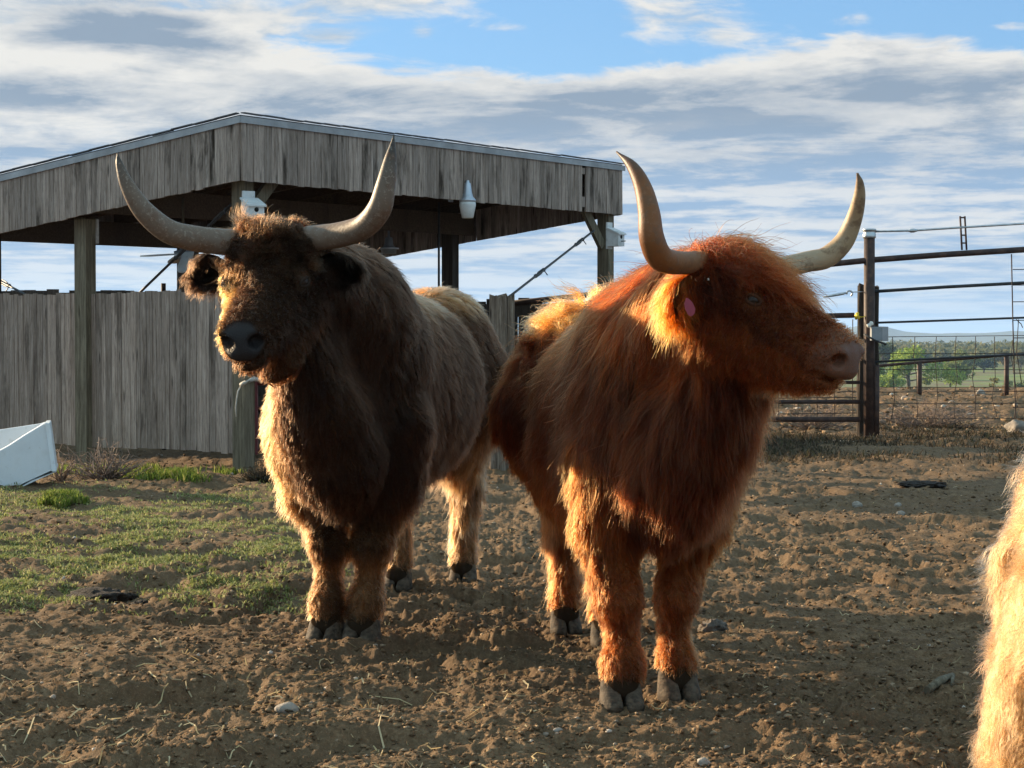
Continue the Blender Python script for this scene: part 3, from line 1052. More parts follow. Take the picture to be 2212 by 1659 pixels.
ms.tube([W(2200, 690, YP - 0.08), W(2196, 760, YP - 0.1), W(2207, 830, YP - 0.08)], 0.005, 5)
ms.obj('mesh_panel', M['wire'], pf)
# timber post behind the pipe post, with a short second pipe
tp = W(1874, 922, YP + 0.2)
tpo = thing('timber_post', 'dark squared timber post behind the tall pipe post', 'post', (tp[0], YP + 0.2, 0))
split_timber(tp[0], YP + 0.2, 0.25, 0.12, W(1874, 620, YP + 0.2)[2], 5).obj('timber', M['darkwood'], tpo)
pr = W(1893, 925, YP - 0.02)
MB().tube([(pr[0], YP - 0.02, -0.1), (pr[0], YP - 0.02, W(1893, 790, YP)[2])], 0.033, 12).obj('short_pipe', M['pipe'], tpo)
bx = W(1899, 721, YP - 0.1)
eb = thing('junction_box', 'grey electric box strapped to the pipe post', 'box', bx)
MB().box(bx - V(0.03, 0, 0), V(0.062, 0, 0), V(0, 0.05, 0), V(0, 0, 0.075), 0.008).obj('case', M['greybox'], eb)
MB().box(bx + V(0.055, -0.012, 0.0), V(0.035, 0, 0), V(0, 0.045, 0), V(0, 0, 0.078), 0.008).obj('cover', M['trim'], eb)
MB().tube([W(1866, 722, YP - 0.13), W(1890, 735, YP - 0.17), W(1914, 744, YP - 0.13)], 0.011, 8).obj('strap', M['cable'], eb)
ins = W(1878, 702, YP - 0.12)
it = thing('wire_insulator', 'small white insulator tied on the pipe post above the grey box', 'insulator', ins)
MB().lathe(ins - V(0.02, 0, 0.02), V(0.75, 0, 0.65), [(0, 0.014), (0.01, 0.027), (0.03, 0.02), (0.045, 0.02), (0.06, 0.028), (0.075, 0.012)], 12).obj('body', M['whiteplastic'], it)
# pipe gate left of that post
pg = thing('pipe_gate', 'dark pipe gate with wire behind the red bull\'s chin', 'gate', (W(1850, 905, YP)[0], YP, 0))
mb = MB()
for py, rad in ((681, 0.030), (732, 0.017), (778, 0.020), (826, 0.020), (868, 0.024), (906, 0.030)):
    mb.tube([W(1560, py + (6 if py < 800 else 0), YP + 0.02), W(1858 if py != 681 else 1845, py, YP + 0.02)], rad, 10)
mb.obj('bars', M['pipe'], pg)
mb = MB()
for px in (1562, 1600, 1640, 1682, 1723, 1765, 1803, 1842):
    mb.tube([W(px, 690, YP + 0.06), W(px + rr.normal(0, 1.5), 800, YP + 0.06), W(px, 907, YP + 0.06)], 0.0055, 5, False)
for py in (846, 858, 892):
    mb.tube([W(1560, py + 4, YP + 0.06), W(1850, py, YP + 0.06)], 0.005, 5, False)
mb.obj('wires', M['wire'], pg)
tw = MB()
c = W(1851, 683, YP - 0.03)
for k in range(9):
    a = rr.random() * 6.28
    tw.tube([c + V(math.cos(a) * 0.022, -0.02, math.sin(a) * 0.035), c + V(0.0, -0.05, 0), c + V(math.cos(a + 2) * 0.026, -0.02, math.sin(a + 2) * 0.04)], 0.011, 6)
tw.tube([c, c + V(0.05, -0.02, -0.01), c + V(0.09, -0.02, 0.0)], 0.005, 5)
tag(tw.obj('yellow_twine', M['yellow']), 'yellow twine knotted on the end of the gate bar', 'twine')
hk = MB()
hk.tube([W(1778, 642, YP), W(1800, 638, YP), W(1822, 634, YP), W(1829, 632, YP)], [0.006, 0.015, 0.015, 0.007], 8)
pts = [W(1829 + 6 * math.sin(a) + 6, 632 - 6 * math.cos(a) + 2, YP) for a in np.linspace(-1.9, 2.6, 10)]
hk.tube(pts, 0.010, 8)
hk.tube([W(1838, 631, YP), W(1872, 630, YP)], 0.006, 6)
tag(hk.obj('turnbuckle', M['galv']), 'grey turnbuckle with a hook on the wire left of the pipe post', 'turnbuckle')
# the low pipe fence on the crest beyond
YC = 33.0
lf = thing('low_pipe_fence', 'low rusty pipe fence on the crest beyond the wire mesh', 'fence', (W(1990, 838, YC)[0], YC, 0))
MB().tube([W(1500, 833, YC + 3), W(1900, 790, YC), W(2180, 766, YC), W(2420, 748, YC)], 0.026, 8).obj('rail', M['pipe'], lf)
for px in (1986, 2174, 2360):
    zt = W(px, 790 + (px - 1900) / 280 * -24, YC)[2]
    g = W(px, 838, YC)
    MB().tube([(g[0], YC, -0.1), (g[0], YC, zt)], 0.045, 8).obj('pipe_post', M['pipe'], lf)

# ------------------------------------------------------------------ white trough on its side
YT = 12.9
tr_ = W(60, 1060, YT)
tro = thing('plastic_trough', 'white scuffed plastic trough tipped on its side by the fence', 'trough', (tr_[0], YT, 0))


def poly_slab(pts, d, m, name, parent, bev=0.008):
    pts = [np.asarray(p, float) for p in pts]
    n = len(pts)
    d = np.asarray(d, float)
    bm = bmesh.new()
    a = [bm.verts.new(p) for p in pts]
    b = [bm.verts.new(p + d) for p in pts]
    bm.faces.new(a)
    bm.faces.new(b[::-1])
    for i in range(n):
        bm.faces.new((a[i], b[i], b[(i + 1) % n], a[(i + 1) % n]))
    bmesh.ops.recalc_face_normals(bm, faces=bm.faces)
    if bev:
        bmesh.ops.bevel(bm, geom=bm.edges[:], offset=bev, segments=2, affect='EDGES', profile=0.6)
    bm.verts.index_update()
    mb = MB().add([v.co for v in bm.verts], [[v.index for v in f.verts] for f in bm.faces], False)
    bm.free()
    return mb.obj(name, m, parent)


P = lambda px, py, dy=0.0: W(px, py, YT + dy)
poly_slab([P(-150, 1080), P(-150, 1030), P(0, 973), P(20, 962), P(55, 939), P(85, 921), P(98, 913), P(107, 914), P(110, 925), P(122, 1017), P(122, 1020), P(70, 1040), P(30, 1062), P(0, 1066)],
          V(-0.02, 0.035, 0.0), M['plastic'], 'side_wall', tro)
poly_slab([P(107, 914), P(122, 1019), P(122, 1019) + V(-0.10, 0.45, 0.0), P(107, 914) + V(-0.10, 0.45, 0.0)], V(-0.03, -0.015, 0), M['plastic'], 'floor_wall', tro, 0.005)
bk = V(-0.10, 0.45, 0.0)
poly_slab([P(-150, 1080) + bk, P(-170, 960) + bk, P(0, 934) + bk, P(85, 921) + bk, P(107, 914) + bk, P(122, 1018) + bk, P(30, 1058) + bk], V(-0.015, 0.02, 0), M['plastic'], 'side_wall', tro, 0.005)
poly_slab([P(122, 1019), P(30, 1061), P(-150, 1078), P(-150, 1078) + bk, P(30, 1061) + bk, P(122, 1019) + bk], V(0, 0, 0.03), M['plastic'], 'end_wall', tro, 0.005)


# ------------------------------------------------------------------ valley, trees and hills
def m_leaf(name, cols, trans=0.35):
    m, t, out = mat(name)
    geo = t.node('ShaderNodeNewGeometry')
    n = len(cols)
    c = t.ramp(geo.outputs['Random Per Island'], [(i / (n - 1), q) for i, q in enumerate(cols)])
    d = t.node('ShaderNodeBsdfDiffuse', {'Color': c})
    tr = t.node('ShaderNodeBsdfTranslucent', {'Color': c})
    mx = t.node('ShaderNodeMixShader', {0: trans})
    t.l.new(d.outputs[0], mx.inputs[1])
    t.l.new(tr.outputs[0], mx.inputs[2])
    t.l.new(mx.outputs[0], out.inputs[0])
    return m


M['leaf_bright'] = m_leaf('spring_leaves', [(.14, .20, .04), (.22, .30, .065), (.31, .39, .10)], .45)
M['leaf_mid'] = m_leaf('olive_leaves', [(.11, .14, .05), (.17, .20, .07), (.23, .25, .10)])
M['leaf_dark'] = m_leaf('dark_leaves', [(.055, .075, .035), (.08, .105, .05), (.11, .135, .065)])
M['leaf_gold'] = m_leaf('budding_leaves', [(.14, .13, .045), (.20, .18, .06), (.26, .23, .09)])
M['bark'] = m_plain('grey_bark', (.09, .075, .06), .95, .4, 3, .4, .05)
M['grass'] = m_leaf('short_turf', [(.12, .14, .045), (.22, .25, .085), (.32, .34, .14), (.42, .37, .21)], .35)
M['lushgrass'] = m_leaf('lush_grass', [(.07, .11, .02), (.14, .20, .035), (.26, .32, .07), (.30, .26, .12)], .45)
M['shadegrass'] = m_leaf('shaded_dry_grass', [(.04, .030, .021), (.075, .058, .040), (.14, .11, .08), (.055, .056, .028)], .25)  # dry grass tones darkened to stand in for shade


def leaf_cards(centres, size, r, flat=0.0):
    n = len(centres)
    a = norm_rows_(r.normal(0, 1, (n, 3)))
    b = norm_rows_(np.cross(a, r.normal(0, 1, (n, 3))))
    s = (size * (0.6 + 0.8 * r.random((n, 1))))
    q = np.stack([centres - a * s - b * s * .5, centres + a * s * .2 - b * s * .7, centres + a * s, centres + a * s * .1 + b * s * .7], 1)
    return q.reshape(-1, 3), np.arange(n * 4).reshape(-1, 4)


def norm_rows_(a):
    return a / (np.linalg.norm(a, axis=1)[:, None] + 1e-9)


def tree(px, base_py, Y, w, h, m, label, seed, n=2600, leaf=0.35, trunk=0.3, group='trees in the valley'):
    r = np.random.default_rng(seed)
    x = (px - CX) / F * Y
    z0 = base_z(np.array([x]), np.array([Y]))[0] - 0.2
    root = thing('valley_tree', label, 'tree', (x, Y, z0), group)
    nb = 11
    bc = np.stack([r.normal(0, .27, nb) * w, r.normal(0, .27, nb) * w, h * (trunk + (1 - trunk) * (0.25 + 0.62 * r.random(nb)))], 1)
    bc[:, 0] *= 1.15 - 0.5 * (bc[:, 2] / h)
    br = w * (.14 + .13 * r.random(nb))
    k = r.integers(0, nb, n)
    d = norm_rows_(r.normal(0, 1, (n, 3))) * (r.random((n, 1)) ** .45)
    c = bc[k] + d * br[k][:, None] * np.array((1, 1, .8))
    c = c[c[:, 2] > h * .12]
    v, f = leaf_cards(c, leaf, r)
    link_mesh('crown', np_mesh('crown', v, f, False), m, root)
    mb = MB()
    mb.tube([(0, 0, -.3), (0.02 * w, 0, h * .25), (0.0, 0, h * .5), (0, 0, h * .8)], [w * .035, w * .026, w * .018, w * .006], 7)
    for i in range(nb):
        s0 = np.array((0, 0, h * (.15 + .3 * r.random())))
        mb.tube([s0, s0 * .5 + bc[i] * .5 + (0, 0, h * .02), bc[i]], [w * .014, w * .01, w * .003], 5)
    o = mb.obj('trunk', M['bark'])
    o.parent = root
    return root


tree(1962, 840, 455, 13.0, 12.6, M['leaf_bright'], 'bright spring green tree on the valley side, just right of the fence post', 3, 4200, .34, .12)
tree(1922, 838, 440, 6.5, 6.6, M['leaf_bright'], 'small light green tree at the foot of the bright green tree', 4, 1700, .30, .1)
tree(1908, 836, 640, 12, 13, M['leaf_dark'], 'dark tree half hidden by the fence post', 5, 2200, .5, .15)
tree(2052, 838, 480, 9, 8.6, M['leaf_mid'], 'olive green tree right of the bright green tree', 6, 2000, .35, .12)
tree(2082, 820, 700, 11, 10.5, M['leaf_mid'], 'pale olive tree in the middle of the valley view', 7, 2200, .42, .15)
tree(2125, 812, 760, 10, 8.5, M['leaf_dark'], 'dark rounded tree between the two fence posts', 8, 1800, .45, .1)
tree(2170, 806, 820, 9, 9.5, M['leaf_gold'], 'yellowish budding tree near the right edge', 9, 1800, .42, .1)
tree(2205, 806, 800, 8, 9.5, M['leaf_gold'], 'yellowish budding tree at the right edge of the view', 10, 1700, .42, .1)
tree(2000, 842, 425, 3.6, 2.6, M['leaf_bright'], 'low bright green bush under the green tree', 11, 900, .24, .05, group='bushes below the crest')
tree(2148, 842, 430, 2.5, 5.5, M['leaf_gold'], 'thin bare looking sapling left of the low fence post', 12, 260, .22, .3, group='bushes below the crest')
tree(2206, 842, 425, 5, 4.6, M['leaf_dark'], 'dark bare bush at the right edge behind the low fence', 13, 700, .26, .1, group='bushes below the crest')
# the far wood across the valley, one mass
r = np.random.default_rng(31)
cc = []
for i in range(430):
    Y = r.uniform(900, 2300) if i > 120 else r.uniform(820, 1200)
    px = r.uniform(1450, 2700)
    x = (px - CX) / F * Y
    hh = r.uniform(6, 12)
    n = 150
    p = norm_rows_(r.normal(0, 1, (n, 3))) * r.random((n, 1)) ** .4 * np.array((hh * r.uniform(.5, 1.0), hh * .5, hh * .52))
    p += np.array((x, Y, -12 + hh * .52))
    cc.append(p)
v, f = leaf_cards(np.concatenate(cc), 1.1, r)
tag(link_mesh('far_wood', np_mesh('far_wood', v, f, False), m_leaf('far_wood_leaves', [(.09, .105, .05), (.14, .15, .07), (.20, .19, .095)])), 'far grey green woods across the valley floor', 'wood', kind='stuff')


def make_hills():
    xs = np.linspace(-4200, 4200, 420)
    ys = np.linspace(4300, 9000, 60)
    X, Y = np.meshgrid(xs, ys)
    px = CX + X / Y * F
    ridge = np.exp(-((Y - 6200) / 900) ** 2)
    prof = 22 + 10 * vnoise(X * .0016, Y * .0004, 41) + 5 * vnoise(X * .006, Y * .002, 42) + 1.8 * vnoise(X * .03, Y * .01, 43)
    prof += 24 * np.exp(-((px - 1880) / 62) ** 2) + 9 * np.exp(-((px - 2200) / 60) ** 2)
    ridge2 = np.exp(-((Y - 8200) / 500) ** 2) * 1.25
    Z = -14 + ridge * (prof + 12) + ridge2 * (34 + 9 * vnoise(X * .002 + 7, Y * .0005, 44))
    v = np.stack([X, Y, Z], -1).reshape(-1, 3)
    idx = np.arange(v.shape[0]).reshape(X.shape)
    f = np.stack([idx[:-1, :-1], idx[:-1, 1:], idx[1:, 1:], idx[1:, :-1]], -1).reshape(-1, 4)
    m, t, out = mat('wooded_hills')
    tc = t.node('ShaderNodeTexCoord')
    n = t.noise(tc.outputs['Object'], .012, 6.0, .6)
    finish(t, out, t.ramp(n, [(.35, (.045, .06, .035)), (.6, (.09, .10, .055)), (.75, (.14, .13, .08))]), .95)
    tag(link_mesh('hills', np_mesh('hills', v, f, True), m), kind='structure')


make_hills()


# ------------------------------------------------------------------ turf and weeds
def blades(x, y, length, width, lean, r, m, name, label, tag_cat, z=None):
    n = len(x)
    z = gz(x, y) if z is None else z
    a = r.random(n) * 6.283
    d = np.stack([np.cos(a), np.sin(a), np.zeros(n)], 1)
    s = np.stack([-np.sin(a), np.cos(a), np.zeros(n)], 1)
    ln = (lean * (0.4 + r.random(n)))[:, None]
    L = length[:, None]
    w = width[:, None]
    p0 = np.stack([x, y, z - .003], 1)
    up = np.array((0, 0, 1.0))
    p1 = p0 + up * L * .55 + d * L * .25 * ln
    p2 = p0 + up * L * (1 - .25 * ln) + d * L * .85 * ln
    v = np.stack([p0 - s * w, p0 + s * w, p1 + s * w * .8, p1 - s * w * .8, p2], 1).reshape(-1, 3)
    b = np.arange(n)[:, None] * 5
    f = np.concatenate([b + np.array((0, 1, 2)), b + np.array((0, 2, 3)), b + np.array((3, 2, 4))])
    o = link_mesh(name, np_mesh(name, v, f, False), m)
    return tag(o, label, tag_cat, kind='stuff')


def tufts(n, dmin, dmax, xfun, r, per, spread, dens):
    u = r.random(n)
    D = 1 / (1 / dmin + (1 / dmax - 1 / dmin) * u)
    x = xfun(D, r.random(n))
    k = dens(x, D) > r.random(n)
    x, D = x[k], D[k]
    x = np.repeat(x, per) + r.normal(0, spread, len(x) * per)
    y = np.repeat(D, per) + r.normal(0, spread, len(D) * per)
    return x, y


r = np.random.default_rng(51)
x, y = tufts(30000, 6.6, 14.2, lambda D, q: -0.36 * D + q * (0.36 * D - .4), r, 6, .016, lambda x, D: grassy(x, D) * 1.2)
blades(x, y, .012 + .020 * r.random(len(x)), .0018 + .0030 * r.random(len(x)), np.full(len(x), 1.3), r, M['grass'], 'turf_grass', 'short grazed turf spreading over the dirt on the left', 'grass')


def fence_strip(n, lo, hi, r):
    """places along the foot of the front fence"""
    t = r.random(n) * 4.6 - 0.2
    o = lo + (hi - lo) * r.random(n)
    x = pc[0] + LD[0] * t + NL[0] * o
    y = pc[1] + LD[1] * t + NL[1] * o
    return x, y


x, y = fence_strip(5200, .02, .75, r)
k = vnoise(x * 2.3, y * 2.3, 61) + .35 * vnoise(x * 6, y * 6, 62) > .20
x, y = x[k], y[k]
x = np.repeat(x, 5) + r.normal(0, .03, len(x) * 5)
y = np.repeat(y, 5) + r.normal(0, .03, len(y) * 5)
blades(x, y, .035 + .06 * r.random(len(x)), .002 + .003 * r.random(len(x)), np.full(len(x), .9), r, M['lushgrass'], 'lush_grass', 'brighter long grass growing along the foot of the board fence', 'grass')
# a hummock of grass in front of the trough
c = G(128, 1090)
a, q = r.random(1900) * 6.28, r.random(1900) ** .5
q = q * (.7 + .3 * np.sin(a * 3 + 1) * np.cos(a * 2))
x, y = c[0] + np.cos(a) * q * .19, c[1] + np.sin(a) * q * .30
z = gz(x, y) + .035 * (1 - q * q)
blades(x, y, .03 + .05 * r.random(len(x)), .002 + .002 * r.random(len(x)), np.full(len(x), .9), r, M['lushgrass'], 'grass_hummock', 'low green hummock of grass in front of the white trough', 'grass', z)
# dead grass along the pipe fence, coloured dark in place of a shadow band
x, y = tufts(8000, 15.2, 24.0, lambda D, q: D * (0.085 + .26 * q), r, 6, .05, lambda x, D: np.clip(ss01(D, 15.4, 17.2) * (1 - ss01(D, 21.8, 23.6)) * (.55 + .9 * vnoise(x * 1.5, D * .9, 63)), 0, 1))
blades(x, y, .03 + .09 * r.random(len(x)) ** 2.5, .003 + .004 * r.random(len(x)), np.full(len(x), 1.7), r, M['shadegrass'], 'dead_grass', 'matted dead grass along the foot of the pipe fence', 'grass')


def weed(px, py, w, h, n, m, label, seed):
    r = np.random.default_rng(seed)
    c = G(px, py)
    c[2] = gz(c[0], c[1])[0]
    mb = MB()
    for i in range(n):
        a = r.random() * 6.28
        s = r.random() ** .6
        d = V(math.cos(a) * w * s, math.sin(a) * w * s * .6, h * (1 - .6 * s) * (.5 + .6 * r.random()))
        k = V(r.normal(0, .2) * w, r.normal(0, .2) * w, r.normal(0, .12) * h)
        b = V(r.normal(0, .12) * w, r.normal(0, .08) * w, 0)
        mb.tube([c + b, c + b + d * .5 + k, c + b + d + k * .4, c + b + d * 1.1 - k * .6 - V(0, 0, h * .1)], [.004, .003, .0025, .0012], 4)
    return tag(mb.obj('dry_weed', m), label, 'dry weed', 'dead weeds by the fences')


weed(228, 1030, .30, .34, 150, M['twig'], 'grey tangled dead weed at the foot of the board fence', 1)
weed(132, 1040, .18, .30, 34, M['twig'], 'thin dead stalks between the white trough and the shed post', 2)
weed(562, 1040, .16, .17, 150, M['shadegrass'], 'tan clump of dead grass at the foot of the corner post', 3)
weed(1760, 925, .55, .40, 130, M['twig'], 'pale dead weed in front of the pipe gate', 4)
weed(2010, 922, .75, .45, 150, M['twig'], 'wide dead weed at the foot of the wire mesh', 5)


# ------------------------------------------------------------------ stones, dung, straw
def lump(px, py, rx, ry, rz, m, name, label, cat, seed, rough=.25, freq=2.2, group=None, sink=.3):
    r = np.random.default_rng(seed)
    c = G(px, py)
    c[2] = gz(c[0], c[1])[0]
    bm = bmesh.new()
    bmesh.ops.create_icosphere(bm, subdivisions=4, radius=1)
    p = np.array([v.co[:] for v in bm.verts])
    f = np.array([[v.index for v in q.verts] for q in bm.faces])
    bm.free()
    d = vnoise3(p * freq + seed * 3.7, seed) + .5 * vnoise3(p * freq * 2.3, seed + 1) + .35 * vnoise3(p * freq * 5, seed + 2)
    p = p * (1 + rough * d)[:, None] * np.array((rx, ry, rz)) + c + np.array((0, 0, rz * (1 - sink) - rz * .35))
    o = link_mesh(name, np_mesh(name, p, f, True), m)
    return tag(o, label, cat, group)


lump(620, 1534, .034, .026, .020, M['stone'], 'stone', 'smooth buff stone in the foreground below the dark bull', 'stone', 1, .10, 1.3)
lump(1540, 1362, .050, .04, .034, M['paledung'], 'dried_clump', 'pale crumbly dried clump beside the red bull\'s far hoof', 'dried clump', 2, .32, 3.2)
lump(208, 1278, .125, .13, .036, M['dung'], 'cow_pat', 'wide black cow pat at the edge of the turf', 'cow pat', 3, .20, 3.4)
lump(282, 1270, .030, .03, .022, M['dung'], 'cow_pat', 'small black lump of dung at the right end of the wide cow pat', 'cow pat', 4, .3, 2.6)
lump(304, 1297, .032, .04, .014, M['dung'], 'cow_pat', 'flat dark scrap of dung just below the wide cow pat', 'cow pat', 5, .3, 2.6)
lump(1992, 1046, .17, .16, .022, M['dung'], 'dung_heap', 'dark low heap of dung on the dirt near the blond calf', 'dung heap', 6, .35, 3.0)
for i, (px, py, s, lb) in enumerate(((1852, 1092, .032, 'pointed white stone in the middle of the open dirt'), (1940, 1092, .022, 'upper of two small white stones close together on the dirt'),
                                     (1945, 1112, .027, 'lower and larger of two white stones close together on the dirt'), (1520, 1640, .016, 'white pebble at the very bottom below the red bull'))):
    lump(px, py, s, s * .8, s * .8, M['whitestone'], 'white_stone', lb, 'stone', 20 + i, .22, 1.6)
lump(1205, 1570, .014, .010, .008, M['whitestone'], 'white_stone', 'small white block of stone in the foreground left of the red bull\'s hooves', 'stone', 30, .1, 1.2)
lump(1800, 952, .30, .14, .035, M['whitestone'], 'flat_stone', 'long flat pale stone lying in front of the pipe post', 'stone', 31, .15, 1.6)
lump(2200, 935, .14, .12, .11, M['stone'], 'field_stone', 'grey field stone at the right edge behind the calf', 'stone', 32, .2, 1.4)
for i, (px, py, s, lb) in enumerate(((1955, 869, .065, 'round pale stone on the far bank left of the others'), (2042, 884, .06, 'left of a pair of pale stones on the far bank'),
                                     (2055, 879, .065, 'right of a pair of pale stones on the far bank'), (2118, 851, .075, 'pale stone high on the far bank by the crest'))):
    lump(px, py, s, s * .8, s * .9, M['whitestone'], 'bank_stone', lb, 'stone', 40 + i, .22, 1.5)
# a grey split stick
a, b = gpt(2002, 1496), gpt(2058, 1472)
mb = MB().tube([a + V(0, 0, .012), (a + b) / 2 + V(0, 0, .018), b + V(0, 0, .013)], [.012, .014, .009], 7)
mb.tube([b + V(0, 0, .013), gpt(2056, 1490) + V(0, 0, .01)], [.007, .004], 6)
tag(mb.obj('stick', M['post']), 'grey forked stick lying in the shadow near the blond calf', 'stick')


def straw(n, dmin, dmax, xlim, seed, lmin, lmax, wid):
    r = np.random.default_rng(seed)
    u = r.random(n)
    D = 1 / (1 / dmin + (1 / dmax - 1 / dmin) * u)
    x = (r.random(n) * (xlim[1] - xlim[0]) + xlim[0]) * D
    L = lmin + (lmax - lmin) * r.random(n) ** 2.2
    a = r.random(n) * 6.283
    d = np.stack([np.cos(a), np.sin(a) * 1.0, np.zeros(n)], 1)
    s = np.stack([-np.sin(a), np.cos(a), np.zeros(n)], 1)
    c = np.stack([x, D, np.zeros(n)], 1)
    bend = r.normal(0, .22, n)
    V_, F_ = [], []
    for j, t in enumerate((-.5, -.2, .15, .5)):
        p = c + d * (L * t)[:, None] + s * (L * bend * (t * t * 2))[:, None]
        p[:, 2] = gz(p[:, 0], p[:, 1]) + .004 + np.abs(r.normal(0, .0035, n)) * (1 + 1.2 * (j in (0, 3)))
        w = wid * (.6 + .8 * r.random(n))
        V_.append(p - s * w[:, None])
        V_.append(p + s * w[:, None] + np.array((0, 0, .002)))
    v = np.stack(V_, 1).reshape(-1, 3)
    b = np.arange(n)[:, None] * 8
    f = np.concatenate([b + np.array((2 * j, 2 * j + 1, 2 * j + 3, 2 * j + 2)) for j in range(3)])
    return v, f


v, f = straw(230, 4.3, 6.4, (-.33, .02), 71, .03, .14, .0019)
v2, f2 = straw(620, 4.3, 14, (-.33, .33), 72, .010, .055, .0013)
f = np.concatenate([f, f2 + len(v)])
v = np.concatenate([v, v2])
tag(link_mesh('straw', np_mesh('straw', v, f, False), m_leaf('straw_bits', [(.30, .22, .11), (.45, .35, .19), (.58, .48, .30), (.2, .15, .09)], .2)), 'scattered bits of straw and stalk trodden into the dirt', 'straw', kind='stuff')


